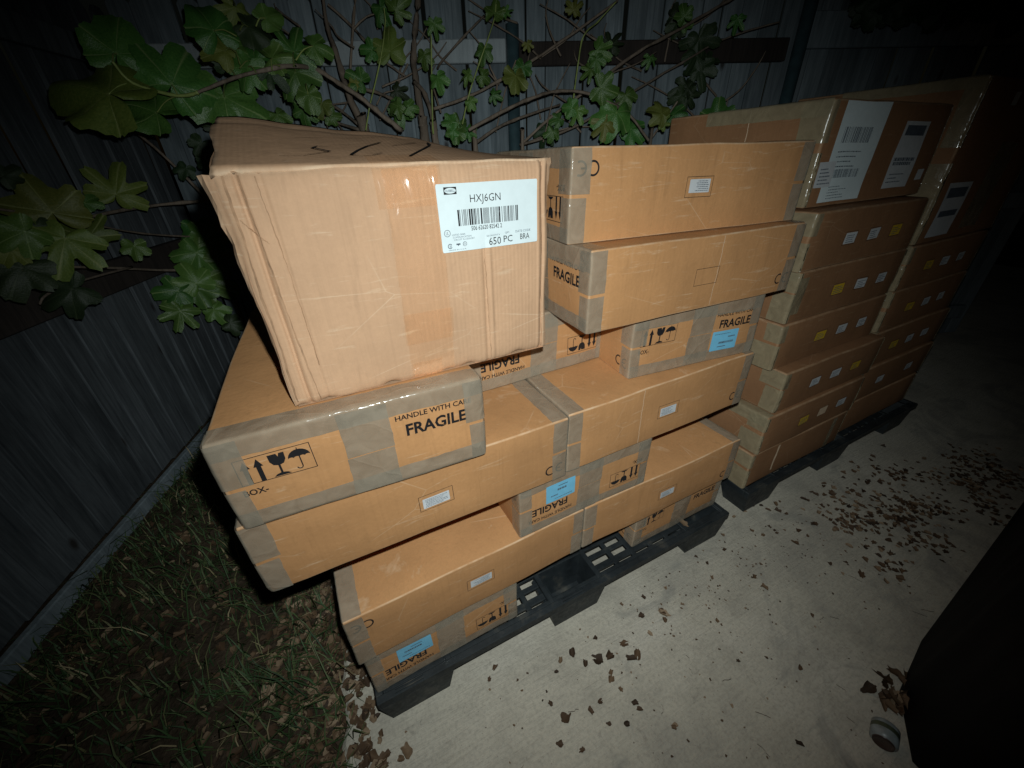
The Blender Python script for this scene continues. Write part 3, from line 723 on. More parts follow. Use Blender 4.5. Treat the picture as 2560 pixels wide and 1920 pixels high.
p_line([(.010, .301), (.008, .2), (.007, .1), (.006, .002)], .0030, 'crease', 'crease_dark'); p_line([(.024, .300), (.027, .2), (.030, .1), (.036, .003)], .0022, 'crease', 'crease_dark'); p_line([(.012, .255), (.022, .240), (.034, .226)], .0016, 'crease', 'crease_dark')  # fold lines, their shade painted on as thin dark strips
p_line([(.040, .298), (.045, .2), (.047, .06)], .0014, 'crease', 'crease_dark'); p_line([(PW-.012, .300), (PW-.011, .15), (PW-.010, .004)], .0020, 'crease', 'crease_dark'); p_line([(.308, .190), (.309, .1), (.310, .006)], .0014, 'crease', 'crease_dark')
# barcode label
lu0, lu1, lv0, lv1 = .243, .3985, .1890, .2790
def p_decal(sh, mat, off, name, par):
    q = np.array(sh.V); return mesh_obj(name, p_pos(q[:, 0], q[:, 1], off), sh.F, MAT[mat], par, smooth=False)
lab = p_decal(Sh().rrect(lu0, lv0, lu1, lv1, .004, 20, 12), 'white', .0026, 'barcode_label', pb)
for st_, a_, b_, c_, d_, e_ in (('HXJ6GN', .2905, .2500, .3375, .2630, -.004), ('506 62620 82542 2', .2890, .2165, .3375, .2225, .006), ('650', .3150, .1935, .3350, .2040, 0), ('PC', .3395, .1950, .3545, .2045, 0), ('BRA', .3680, .1965, .3840, .2045, 0)):
    p_decal(Sh().text(st_, a_, b_, c_, d_, e_), 'ink', .0031, 'label_lettering', lab)
p_decal(sh_bars(.2700, .2240, .3650, .2450, 5, 40), 'ink', .0031, 'barcode', lab)
s = Sh().text('QUANTITY', .3120, .2055, .3340, .2080, 0); s.text('QM', .3420, .2070, .3490, .2098, 0); s.text('DATE CODE', .3600, .2070, .3860, .2102, 0)
s.text('LISTED 504A', .2590, .2120, .2790, .2142, .004); s.text('COMMUNICATION', .2600, .2086, .2880, .2108, 0); s.text('CIRCUIT ACCESSORY', .2610, .2052, .2930, .2074, 0); s.text('MADE IN U.S.A.', .2520, .1922, .2790, .1938, 0)
p_decal(s, 'ink_thin', .0031, 'small_print', lab)
s = Sh(); s.arc(.2522, .2160, .0040, .0047, 0, 360, 24); s.text('UL', .2502, .2138, .2542, .2182, .004)
s.arc(.2545, .1985, .0025, .0035, 30, 330, 16); s.text('SA', .2535, .1968, .2568, .2002, .01); s.rect(.2640, .1992, .2702, .2012); s.poly([(.2658, .1994), (.2684, .1994), (.2671, .1975)])
s.arc(.2770, .1998, .0027, .0032, 0, 360, 18); s.text('ETL', .2750, .1983, .2790, .2013, .004)
p_decal(s, 'ink_thin', .0031, 'approval_marks', lab)
s = Sh().rect(.2535, .2648, .2718, .2738); lg = p_decal(s, 'ink', .0031, 'maker_logo', lab)
s = Sh().arc(.26265, .2693, 0, .0035, 0, 360, 18); s.V = [(.26265+(u-.26265)*2.35, v) for u, v in s.V]; p_decal(s, 'white', .0035, 'logo_oval', lab)
p_decal(Sh().text('HUBBELL', .2560, .2678, .2693, .2708, .006), 'ink_thin', .0039, 'logo_lettering', lab)
# marker scrawl on the flap
def flap_hit(px, py):
    d = ray(px, py); lo, hi = .3, 2.2; o = CAM-np.array([PX, PY, PZ])
    best = None
    for tt in np.linspace(.4, 1.6, 1500):
        q = o+d*tt; sx, t = q[0]/PW, q[1]/PD
        if 0 < sx < 1 and 0 < t < 1 and q[2] < flap(np.array(sx), np.array(t))[2]+.0012: best = q; break
    return best
for pts in ([(0, 1248), (200, 1243), (400, 1214), (260, 1186), (300, 1172), (420, 1166), (560, 1166)], [(800, 1140), (690, 1172), (620, 1205), (568, 1240), (640, 1247), (740, 1240), (810, 1226)],
            [(890, 1166), (930, 1160), (1000, 1152), (1080, 1140), (1165, 1142), (1188, 1162), (1150, 1185), (1100, 1212), (1030, 1250)], [(120, 1105), (500, 1110), (945, 1088)]):
    hp = [flap_hit(700+x/3.16, y/3.16) for x, y in pts]; hp = [h for h in hp if h is not None]
    if len(hp) < 2: continue
    V = []; 
    for i, h in enumerate(hp):
        tn = hp[min(i+1, len(hp)-1)]-hp[max(i-1, 0)]; nn = np.array([-tn[1], tn[0], 0]); nn /= (np.linalg.norm(nn)+1e-9); w = .0022
        V += [h+nn*w+np.array([0, 0, .0030]), h-nn*w+np.array([0, 0, .0030])]
    mesh_obj('marker_stroke', V, [(2*i, 2*i+1, 2*i+3, 2*i+2) for i in range(len(hp)-1)], MAT['marker'], pb, smooth=False)

# ------------------------------------------------------------------ farther stacks
GR2 = 'brown boxes on the farther pallet'
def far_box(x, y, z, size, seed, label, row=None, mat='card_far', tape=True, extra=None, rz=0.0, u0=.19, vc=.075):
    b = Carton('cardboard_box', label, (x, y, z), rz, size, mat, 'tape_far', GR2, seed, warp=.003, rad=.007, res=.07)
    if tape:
        rr = b.rr; W_ = size[1]; H_ = size[2]
        b.strip('left', 'right', .004, H_*rr.uniform(.5, .6), rr.uniform(.05, .11), rr.uniform(.008, .02), .0016); b.strip('left', 'right', H_*.62, H_-.004, rr.uniform(.04, .09), rr.uniform(.012, .03), .0016)
        if rr.random() < .6: b.strip('left', 'top', W_*.3, W_-.004, rr.uniform(.02, .04), .03, .0024)
        b.strip('right', 'left', .004, H_-.004, .03, rr.uniform(.008, .02), .0016)
    if row:
        for k, c in enumerate(row):
            a = u0+.126*k
            if c == '-': continue
            b.decal('front', Sh().frame(a-.031, vc-.019, a+.031, vc+.019, .0012), 'line', .0005, 'label_outline')
            if c == 't': b.decal('front', Sh().rect(a-.03, vc-.018, a+.025, vc+.018), 'crease', .0006, 'torn_patch'); continue
            st = b.decal('front', Sh().rrect(a-.028, vc-.016, a+.028, vc+.016, .002, 5, 4), {'w': 'dullwhite', 'y': 'yellow'}[c], .001, 'yellow_sticker' if c == 'y' else 'white_sticker')
            b.decal('front', sh_lines(a-.024, vc-.012, a+.024, vc+.012, 4, seed*7+k, .4), 'ink_thin', .0014, 'sticker_print', False, st)
    if extra: extra(b)
    return b
U = [(1.258, .607, None, 'bottom box of the farther column with a torn strip of tape and no stickers'),
     (1.268, .606, 'ytw', 'farther column box with one yellow sticker beside a torn patch'),
     (1.298, .615, 'wwy', 'farther column box fourth from its pallet down, two white stickers then a yellow one'),
     (1.262, .652, 'yww', 'farther column box with a yellow sticker then two white ones, just above the middle'),
     (1.262, .654, 'yww', 'farther column box with a yellow sticker then two white ones, next to the nearest outlined box'),
     (1.240, .650, 'wwy', 'farther column box right under the box with the big white shipping labels')]
U[2] = (U[2][0], U[2][1], 'wwy', 'farther column box third from its pallet with two white stickers then a yellow one')
U[3] = (U[3][0], U[3][1], 'yww', 'farther column box fourth from its pallet with a yellow sticker left of two white ones')
U[4] = (U[4][0], U[4][1], 'yww', 'farther column box fifth from its pallet with a yellow sticker left of two white ones')
for k, (x, y, row, lb) in enumerate(U):
    ex = None
    if k == 0: ex = lambda b: (b.band('front', .150, .160, .03, .150, .001, MAT['crease'], 'torn_strip'), b.band('front', .50, .53, .005, .15, .001))
    if k == 4: ex = lambda b: b.band('front', .004, .05, .03, .14, .0024)
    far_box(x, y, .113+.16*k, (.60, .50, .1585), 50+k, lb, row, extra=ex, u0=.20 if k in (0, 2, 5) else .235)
def sheet(b, u0, v0, u1, v1, mat, name, off, slant=0):
    return b.decal('front', Sh().rrect(u0, v0, u1, v1, .001, 6, 8), mat, off, name)
def t1_extra(b):
    s1 = sheet(b, .050, .012, .255, .240, 'white', 'shipping_label', .0030)
    b.decal('front', sh_bars(.075, .150, .205, .185, 3, 24), 'ink_thin', .0035, 'barcode', False, s1)
    b.decal('front', sh_lines(.075, .095, .190, .140, 4, 5, .22), 'ink_thin', .0035, 'label_print', False, s1); b.decal('front', sh_lines(.080, .020, .180, .055, 5, 6, .25), 'ink_thin', .0035, 'label_print', False, s1)
    b.decal('front', sh_bars(.085, .070, .210, .090, 9, 40), 'ink_thin', .0035, 'barcode', False, s1)
    s2 = sheet(b, .010, .050, .085, .110, 'dullwhite', 'small_label', .0040); b.decal('front', sh_lines(.02, .058, .08, .100, 5, 8, .35), 'ink_thin', .0045, 'label_print', False, s2)
    s3 = sheet(b, .365, .030, .505, .200, 'dullwhite', 'shipping_label', .0030)
    b.decal('front', Sh().rect(.378, .165, .490, .190), 'ink_thin', .0035, 'barcode', False, s3); b.decal('front', sh_lines(.375, .090, .495, .112, 2, 12, .8), 'ink_thin', .0035, 'label_print', False, s3)
    b.decal('front', sh_lines(.375, .045, .470, .075, 3, 13, .3), 'ink_thin', .0035, 'label_print', False, s3)
    s4 = sheet(b, .545, .045, .585, .075, 'dullwhite', 'small_label', .0030)
    b.crease('left', .30, .005, .24, .002)
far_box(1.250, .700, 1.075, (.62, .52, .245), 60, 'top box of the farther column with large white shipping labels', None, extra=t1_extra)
VV = [(1.885, .630, None, 'bottom box of the last column in deep shadow'), (1.890, .632, 'w-w', 'last column box second from the bottom with two faint white stickers'),
      (1.892, .640, 'yww', 'last column box third from the bottom with a small yellow sticker'), (1.890, .648, 'yww', 'last column box fourth from the bottom with a curled yellow sticker'),
      (1.888, .650, 'yww', 'last column box just below the tall one with faint stickers')]
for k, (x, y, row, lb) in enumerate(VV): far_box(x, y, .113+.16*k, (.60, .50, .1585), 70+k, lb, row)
def v_extra(b):
    s3 = sheet(b, .055, .020, .225, .190, 'dullwhite', 'shipping_label', .0030)
    b.decal('front', Sh().rect(.07, .145, .205, .175), 'ink_thin', .0035, 'barcode', False, s3); b.decal('front', Sh().rect(.07, .085, .205, .105), 'ink_thin', .0035, 'barcode', False, s3)
    sheet(b, .22, .40, .26, .435, 'dullwhite', 'small_label', .003)
    b.band('front', .30, .44, .03, .30, .003)
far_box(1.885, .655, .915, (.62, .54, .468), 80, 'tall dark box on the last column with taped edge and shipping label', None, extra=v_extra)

# ------------------------------------------------------------------ fig leaves and branches
def leaf_mesh(name, kind, seed, mat):
    r = random.Random(seed); lobes = {'fig5': [(0, 1.0, .36), (.85, .92, .34), (-.85, .92, .34), (1.75, .72, .42), (-1.75, .72, .42)],
                                     'fig3': [(0, 1.0, .55), (1.05, .90, .50), (-1.05, .90, .50), (2.1, .70, .6), (-2.1, .70, .6)],
                                     'broad': [(0, 1.0, .85), (1.1, .84, .8), (-1.1, .84, .8), (2.1, .70, .7), (-2.1, .70, .7)]}[kind]
    lobes = [(a+r.uniform(-.08, .08), l*r.uniform(.9, 1.08), w) for a, l, w in lobes]
    base = {'fig5': .46, 'fig3': .62, 'broad': .70}[kind]
    def rad(th):
        v = base*(1 if abs(th) < 2.5 else max(.12, 1-(abs(th)-2.5)*1.35))
        for a, l, w in lobes:
            d = abs(th-a); v = max(v, l*math.exp(-(d/w)**4*.7)) if d < 1.6 else v
        return v*(1+.035*math.sin(th*34+seed)+.02*math.sin(th*57))
    ths = set(np.linspace(-math.pi*.965, math.pi*.965, 50).tolist()); vein = {}
    for a, l, w in lobes:
        for d, vv in ((-.055, 0), (0, 1), (.055, 0)): ths.add(a+d)
        vein[a] = 1
    ths = sorted(ths); rings = [.08, .25, .45, .65, .84, 1.0]; V = [(0, 0, 0)]; A = [1.0]; F = []
    cup = r.uniform(.10, .42); fold = r.uniform(-.25, .55); ph = r.uniform(0, 6)
    for th in ths:
        R = rad(th)
        dv = min(abs(th-a) for a, _, _ in lobes)
        for t in rings:
            q = R*t; x, y = q*math.sin(th), q*math.cos(th)
            z = -cup*q*q + fold*abs(x)*.5 + .085*math.sin(th*5+ph)*t*t + .05*math.sin(x*9+ph)*t - .25*max(0, y-.45)**2 + (-.012 if dv < .02 else .012*min(1, dv/.2))*t
            V.append((x, y, z)); A.append(1.0 if dv < .01 else 0.0)
    m = len(rings)
    for i in range(len(ths)-1):
        a, b = 1+i*m, 1+(i+1)*m; F.append((0, b, a))
        for k in range(m-1): F.append((a+k, b+k, b+k+1, a+k+1))
    # petiole stub
    me = bpy.data.meshes.new(name); me.from_pydata(V, [], F); me.materials.append(MAT[mat]); me.polygons.foreach_set('use_smooth', [True]*len(F))
    at = me.attributes.new('vein', 'FLOAT', 'POINT'); at.data.foreach_set('value', np.array(A, dtype=np.float32)); me.update(); return me
LM = {}
for kd in ('fig5', 'fig3', 'broad'):
    for mt in ('leaf', 'leaf_y', 'leaf_d'): LM[kd, mt] = [leaf_mesh('fig_leaf', kd, 3+k*5+len(kd), mt) for k in range(4)]
def fence_hit(x, y):
    d = ray(x, y); best = 9
    for p, n in ((LF0, LFN), (BF0, BFN)):
        den = d@n
        if abs(den) > 1e-6:
            t = ((p-CAM)@n)/den
            if t > 0: best = min(best, t)
    return best
def at_px(x, y, k): return CAM + ray(x, y)*fence_hit(x, y)*k
def tube(name, pts, rads, mat, parent, n=7):
    P = [np.array(p, float) for p in pts]
    # smooth the polyline
    Q = []; R = []
    for i in range(len(P)-1):
        p0, p1, p2, p3 = P[max(i-1, 0)], P[i], P[i+1], P[min(i+2, len(P)-1)]
        for s_ in np.linspace(0, 1, 6)[:-1]:
            Q.append(.5*(2*p1+(-p0+p2)*s_+(2*p0-5*p1+4*p2-p3)*s_**2+(-p0+3*p1-3*p2+p3)*s_**3)); R.append(rads[i]+(rads[i+1]-rads[i])*s_)
    Q.append(P[-1]); R.append(rads[-1]); V = []; F = []
    up = np.array([.3, .2, .93]); rr = random.Random(len(V)+int(abs(Q[0][0])*1e4))
    for i, q in enumerate(Q):
        t = Q[min(i+1, len(Q)-1)]-Q[max(i-1, 0)]; t /= np.linalg.norm(t)+1e-9; a = np.cross(t, up); a /= np.linalg.norm(a)+1e-9; b = np.cross(t, a)
        r = R[i]*(1+.10*math.sin(i*1.7)+rr.uniform(-.06, .06))*(1.22 if i % 6 == 3 else 1); j = np.array([rr.uniform(-1, 1) for _ in range(3)])*R[i]*.18
        V += [q+j+(a*math.cos(6.2832*k/n)+b*math.sin(6.2832*k/n))*r for k in range(n)]
    for i in range(len(Q)-1): F += [(i*n+k, i*n+(k+1) % n, (i+1)*n+(k+1) % n, (i+1)*n+k) for k in range(n)]
    V.append(Q[-1]); F += [((len(Q)-1)*n+k, (len(Q)-1)*n+(k+1) % n, len(V)-1) for k in range(n)]
    return mesh_obj(name, V, F, MAT[mat], parent)
def leaf(parent, x, y, k, px, roll, kind='fig3', mat='leaf', tilt=(0, 0), i=None):
    """fig leaf of about px photo pixels across; roll = direction of the tip, degrees from image up, clockwise"""
    p = at_px(x, y, k); d = ray(x, y); t = fence_hit(x, y)*k; size = px/FPX*t*.66
    nrm = -d/np.linalg.norm(d); nrm = nrm + CR*tilt[0] + np.array([0, 0, 1])*(.25+tilt[1]) + BFN*.15; nrm /= np.linalg.norm(nrm)
    a = math.radians(roll); tip = CU*math.cos(a)+CR*math.sin(a); tip = tip-nrm*(tip@nrm); tip /= np.linalg.norm(tip); sx = np.cross(tip, nrm)
    ms = LM[kind, mat]; me = ms[(random.randrange(len(ms)) if i is None else i) % len(ms)]
    o = bpy.data.objects.new('leaf', me); base = p-tip*size*.35
    o.matrix_world = Matrix(((sx[0]*size, tip[0]*size, nrm[0]*size, base[0]), (sx[1]*size, tip[1]*size, nrm[1]*size, base[1]), (sx[2]*size, tip[2]*size, nrm[2]*size, base[2]), (0, 0, 0, 1)))
    link(o, parent); return o, base
fig = thing('fig_tree', 'straggly fig tree with bare crossing stems in front of the back fence', 'tree')
BR = [([(1060, 330), (1038, 190), (1035, 127), (1045, 16), (1049, -60)], .86, .020, .012, 'bark'),
      ([(912, 330), (871, 234), (849, 158), (820, 73), (805, -20)], .84, .022, .007, 'bark'),
      ([(1083, 335), (1080, 253), (1078, 95), (1073, 41)], .82, .005, .003, 'greenstem'),
      ([(1088, 340), (1077, 278), (1058, 228), (1035, 205)], .85, .014, .010, 'bark'),
      ([(1085, 272), (1175, 240), (1263, 193), (1317, 161), (1427, 87), (1546, 0)], .87, .009, .006, 'bark'),
      ([(1172, 325), (1270, 272), (1333, 244), (1390, 228), (1459, 231), (1524, 257), (1575, 289), (1622, 352)], .76, .009, .006, 'bark'),
      ([(1188, 358), (1238, 323), (1301, 294), (1400, 262)], .86, .010, .006, 'bark'),
      ([(915, 325), (925, 263), (950, 155), (963, 63), (960, 20)], .78, .004, .0025, 'greenstem'),
      ([(1156, 310), (1175, 228), (1206, 136), (1235, 50), (1240, 10)], .78, .004, .0025, 'greenstem'),
      ([(1095, 170), (1108, 149), (1171, 79), (1210, 40)], .90, .007, .005, 'bark'),
      ([(1500, 200), (1600, 127), (1680, 83), (1824, 0), (1870, -30)], .84, .009, .007, 'bark'),
      ([(1530, 262), (1644, 192), (1720, 148), (1788, 108), (1860, 80), (1950, 54)], .88, .007, .004, 'bark'),
      ([(1307, 356), (1390, 282), (1455, 235)], .84, .008, .006, 'bark'), ([(1300, 362), (1408, 329), (1502, 282), (1553, 253)], .86, .008, .006, 'bark'),
      ([(1434, 245), (1445, 163), (1459, 90), (1495, 54), (1540, 5)], .82, .005, .003, 'greenstem'), ([(1358, 355), (1383, 246), (1398, 210), (1427, 155)], .83, .004, .003, 'bark'),
      ([(875, 245), (877, 150), (887, 16), (890, -20)], .90, .008, .006, 'bark'), ([(902, 221), (945, 232), (991, 253), (1040, 290)], .89, .010, .007, 'bark'),
      ([(820, 256), (860, 282), (895, 310)], .88, .008, .007, 'bark'), ([(780, 284), (840, 305), (900, 325)], .87, .009, .008, 'bark'), ([(690, 20), (703, 32), (750, 66)], .9, .006, .005, 'bark'),
      ([(820, 10), (877, 63), (918, 108), (960, 152), (1013, 190)], .92, .007, .006, 'bark'), ([(1628, 345), (1662, 300), (1694, 253)], .85, .006, .004, 'bark'),
      ([(1020, 160), (985, 230), (950, 300)], .93, .006, .005, 'bark'), ([(1240, 330), (1262, 230), (1290, 150)], .93, .005, .004, 'bark'), ([(1310, 360), (1420, 320), (1530, 318)], .92, .005, .004, 'bark'),
      ([(640, 150), (700, 190), (800, 260), (860, 330)], .93, .005, .006, 'bark'), ([(700, 240), (790, 262), (880, 255)], .92, .004, .004, 'bark')]
for pts, k, r0, r1, mt in BR:
    n = len(pts); tube('branch', [at_px(x, y, k+.015*math.sin(i*2.3)) for i, (x, y) in enumerate(pts)], [.70*(r0+(r1-r0)*i/(n-1)) for i in range(n)], mt, fig)
for k in range(34):
    x0 = random.uniform(700, 1850); y0 = random.uniform(60, 330); a = random.uniform(-2.6, -.5); l = random.uniform(60, 220); kz = random.uniform(.86, .96)
    pts = [(x0+l*q*math.cos(a)+12*math.sin(q*5+k), y0+l*q*math.sin(a)*.8+8*math.cos(q*4+k)) for q in (0, .35, .7, 1)]
    tube('twig', [at_px(x, y, kz) for x, y in pts], [.0042, .0035, .0028, .0016], 'bark', fig, 5)
# trunks rising from the ground behind the boxes
for (x, y, k, r0) in ((1060, 330, .86, .026), (912, 330, .84, .026), (1088, 340, .85, .018), (1188, 358, .86, .014), (1307, 358, .84, .011), (1628, 345, .85, .009)):
    p = at_px(x, y, k); q = p.copy(); q[2] = -.04; q[:2] += .06*np.array([math.sin(x), math.cos(x)]); tube('trunk', [q, (p+q)/2+np.array([.02, .02, 0]), p, p+np.array([0, 0, .02])], [r0, r0*.92, r0*.8, r0*.7], 'bark', fig, 9)
SL = [(972, 104, 78, 10), (918, 123, 46, -80), (1089, 73, 46, 170), (1254, 95, 52, 150), (1238, 19, 50, 20), (1270, 28, 28, 90), (1206, 136, 44, 200), (1228, 149, 44, 140), (1289, 206, 62, 180), (1213, 196, 36, 120), (1162, 190, 38, -90),
      (1089, 158, 60, 160), (1096, 206, 46, 170), (1060, 150, 40, 200), (890, 193, 52, -70), (972, 190, 52, 110), (888, 212, 30, 170), (1000, 285, 60, 190), (985, 272, 45, 240), (1020, 300, 50, 120), (1030, 270, 36, 80), (959, 35, 54, 150), (1000, 13, 62, 60),
      (868, 38, 36, 60), (1320, 117, 28, 180), (1143, 320, 50, 200), (1120, 305, 42, 250), (1165, 312, 44, 110), (1140, 340, 46, 180), (1178, 335, 36, 120), (1125, 330, 34, 260), (1441, 69, 44, 180), (1437, 11, 44, 20), (1506, 134, 62, 120), (1492, 159, 36, 170), (1481, 210, 60, 190),
      (1517, 224, 62, 120), (1568, 253, 54, 150), (1535, 307, 92, 200), (1568, 318, 86, 150), (1500, 320, 60, 230), (1590, 330, 60, 120), (1625, 152, 34, 180), (1625, 185, 30, 170), (1709, 29, 40, -20), (1720, 60, 34, 120), (1795, 278, 74, 10), (1770, 290, 50, -60), (1643, 278, 56, -60),
      (1694, 289, 46, 100), (1437, 289, 54, 200), (1459, 325, 54, 150), (1420, 270, 40, -90), (1305, 180, 44, 190), (1470, 180, 40, 240), (1455, 120, 36, 100), (1660, 300, 40, 60), (1390, 300, 34, 250), (1380, 340, 36, 200), (1870, 40, 50, 120), (1840, 60, 40, 200), (1240, 240, 34, 110), (1180, 260, 30, 160),
      (820, 230, 44, 150), (800, 270, 50, 200), (835, 290, 40, 90), (760, 290, 54, 190), (730, 275, 44, 240), (700, 300, 50, 150)]
for i, (x, y, px, ro) in enumerate(SL):
    if i % 4 == 3: continue
    leaf(fig, x, y, .80+.06*math.sin(i*3.1), px*1.10, ro+random.uniform(-15, 15), random.choice(('fig3', 'fig3', 'fig5')), 'leaf' if i % 8 else 'leaf_y', (random.uniform(-.5, .5), random.uniform(-.2, .5)))
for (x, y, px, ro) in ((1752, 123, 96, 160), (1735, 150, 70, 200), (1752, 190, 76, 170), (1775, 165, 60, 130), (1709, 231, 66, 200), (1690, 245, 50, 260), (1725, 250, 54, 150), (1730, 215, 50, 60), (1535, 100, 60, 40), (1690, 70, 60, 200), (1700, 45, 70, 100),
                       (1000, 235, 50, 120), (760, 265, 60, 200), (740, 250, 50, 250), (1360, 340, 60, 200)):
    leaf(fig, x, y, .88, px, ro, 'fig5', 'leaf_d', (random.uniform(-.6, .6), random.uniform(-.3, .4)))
# drooping near limb with large leaves at the upper left
limb = [(282, 155), (333, 208), (445, 239), (496, 231), (586, 195), (720, 165), (795, 177), (858, 215), (921, 259), (963, 294), (1004, 325)]
kk = [.655, .655, .655, .655, .66, .68, .73, .75, .77, .78, .80]
tube('branch', [at_px(x, y, k) for (x, y), k in zip(limb[:4], kk)], [.0035, .004, .0045, .005], 'greenstem', fig)
tube('branch', [at_px(x, y, k) for (x, y), k in zip(limb[3:], kk[3:])], [.004, .005, .0065, .007, .0075, .008, .009, .010], 'bark', fig)
NL = [(293, 101, 140, 5, 'broad', 'leaf', (0.1, .2), (282, 155)), (214, 215, 225, -78, 'broad', 'leaf_y', (-.3, .75), (333, 208)), (442, 177, 165, 20, 'fig3', 'leaf', (.2, .1), (445, 239)), (319, 173, 80, 20, 'broad', 'leaf_d', (.4, .3), (370, 225)),
      (358, 268, 132, -75, 'broad', 'leaf', (-.2, .65), (445, 239)), (568, 285, 175, 170, 'fig3', 'leaf', (.1, .3), (565, 205)), (518, 47, 115, -35, 'broad', 'leaf', (.2, .4), (590, 90)), (586, 40, 90, 185, 'fig5', 'leaf_y', (.9, 0), (586, 10)), (677, 40, 64, 55, 'broad', 'leaf', (.1, .4), (640, 65)),
      (644, 80, 85, 100, 'broad', 'leaf_d', (.3, .6), (600, 75)), (539, 108, 95, -70, 'fig3', 'leaf_y', (.4, .6), (590, 130)), (659, 137, 120, 60, 'fig3', 'leaf', (-.4, .2), (600, 170)), (615, 190, 95, 200, 'fig3', 'leaf', (-.3, .2), (640, 180)), (738, 105, 110, 10, 'fig5', 'leaf', (.2, .3), (735, 165)), (800, 119, 70, 90, 'fig3', 'leaf', (.1, .4), (740, 150)),
      (749, 206, 105, 160, 'fig3', 'leaf', (-.3, .2), (740, 165)), (774, 252, 60, 170, 'broad', 'leaf', (-.2, .2), (765, 210)), (560, 150, 60, -20, 'fig3', 'leaf_d', (.5, .2), (590, 190)), (690, 190, 75, 120, 'fig5', 'leaf_d', (.2, .4), (700, 165)), (600, 110, 80, 40, 'fig3', 'leaf', (.3, .5), (600, 160)), (700, 145, 80, 80, 'fig3', 'leaf', (-.2, .4), (680, 175))]
for i, (x, y, px, ro, kd, mt, ti, pt) in enumerate(NL):
    o, b = leaf(fig, x, y, .71 if i % 2 else .68, px*.98, ro, kd, mt, ti, i)
    q = at_px(pt[0], pt[1], .66); tube('leaf_stalk', [q, (q+b)/2+np.array([0, 0, .008]), b], [.0022, .0018, .0015], 'greenstem', fig, 5)
# shrub climbing over the left fence
shr = thing('fig_shrub', 'fig shoots with lobed leaves sprawling over the left fence beside the boxes', 'shrub')
for pts, r0, r1, mt in (([(-60, 505), (0, 523), (150, 540), (190, 548), (295, 527), (400, 512), (530, 500)], .003, .007, 'bark'), ([(230, 560), (274, 570), (380, 586), (500, 592)], .002, .004, 'bark'),
                        ([(-60, 690), (0, 672), (200, 667), (430, 675), (600, 665)], .003, .006, 'bark'), ([(300, 300), (405, 385), (520, 500)], .004, .007, 'bark'), ([(100, 760), (120, 735), (210, 700), (330, 668)], .003, .004, 'bark')):
    n = len(pts); tube('branch', [at_px(x, y, .90) for x, y in pts], [r0+(r1-r0)*i/(n-1) for i in range(n)], mt, shr)
p = at_px(560, 668, .9); q = p.copy(); q[2] = -.03; q[1] += .1; tube('trunk', [q, (p+q)/2+np.array([-.02, .02, 0]), p, at_px(545, 500, .9)], [.014, .012, .010, .008], 'bark', shr, 9)
for i, (x, y, px, ro, mt) in enumerate([(101, 494, 150, -40, 'leaf_y'), (291, 456, 120, 5, 'leaf_y'), (34, 590, 100, -120, 'leaf'), (20, 640, 70, 200, 'leaf_y'), (203, 565, 118, -30, 'leaf_y'), (156, 629, 150, 190, 'leaf_y'), (101, 582, 62, 150, 'leaf_d'), (219, 498, 50, 30, 'leaf'), (338, 629, 56, 170, 'leaf'), (20, 430, 60, 40, 'leaf_d'),
                               (506, 591, 84, 160, 'leaf'), (485, 650, 84, 200, 'leaf'), (447, 797, 84, 190, 'leaf'), (422, 729, 76, -100, 'leaf'), (536, 712, 100, 110, 'leaf'), (506, 653, 92, 60, 'leaf'), (527, 577, 84, 20, 'leaf'), (477, 690, 80, -40, 'leaf'), (544, 785, 56, 140, 'leaf'), (460, 740, 84, 170, 'leaf'), (500, 740, 80, 150, 'leaf'),
                               (42, 695, 120, 200, 'leaf_d'), (148, 735, 110, 240, 'leaf_d'), (590, 810, 50, 100, 'leaf_d'), (480, 620, 66, -60, 'leaf'), (500, 370, 50, 200, 'leaf_d'), (520, 410, 46, 150, 'leaf_d'), (460, 430, 44, 200, 'leaf_d'), (545, 330, 60, 190, 'leaf_d'), (555, 640, 60, 40, 'leaf')]):
    leaf(shr, x, y, .86+.03*math.sin(i*2.1), px*1.05, ro, 'fig5' if i in (1, 4, 5, 12) else 'fig3', mt, (random.uniform(-.3, .3), random.uniform(-.1, .3)), i)
# dark foliage hanging over the right end of the back fence
tr = thing('overhanging_tree', 'dark leaves hanging over the top of the back fence at the upper right', 'tree')
tube('branch', [at_px(x, y, .8) for x, y in ((2700, -90), (2500, -30), (2330, 5), (2180, 10))], [.012, .009, .006, .003], 'bark', tr)
for i in range(34): leaf(tr, 2150+i*13+random.uniform(-20, 20), random.uniform(-60, 28)+18*math.sin(i*.9), .8+.04*math.sin(i), random.uniform(60, 110), random.uniform(100, 260), 'fig3', 'leaf_d', (random.uniform(-.5, .5), random.uniform(-.2, .5)))

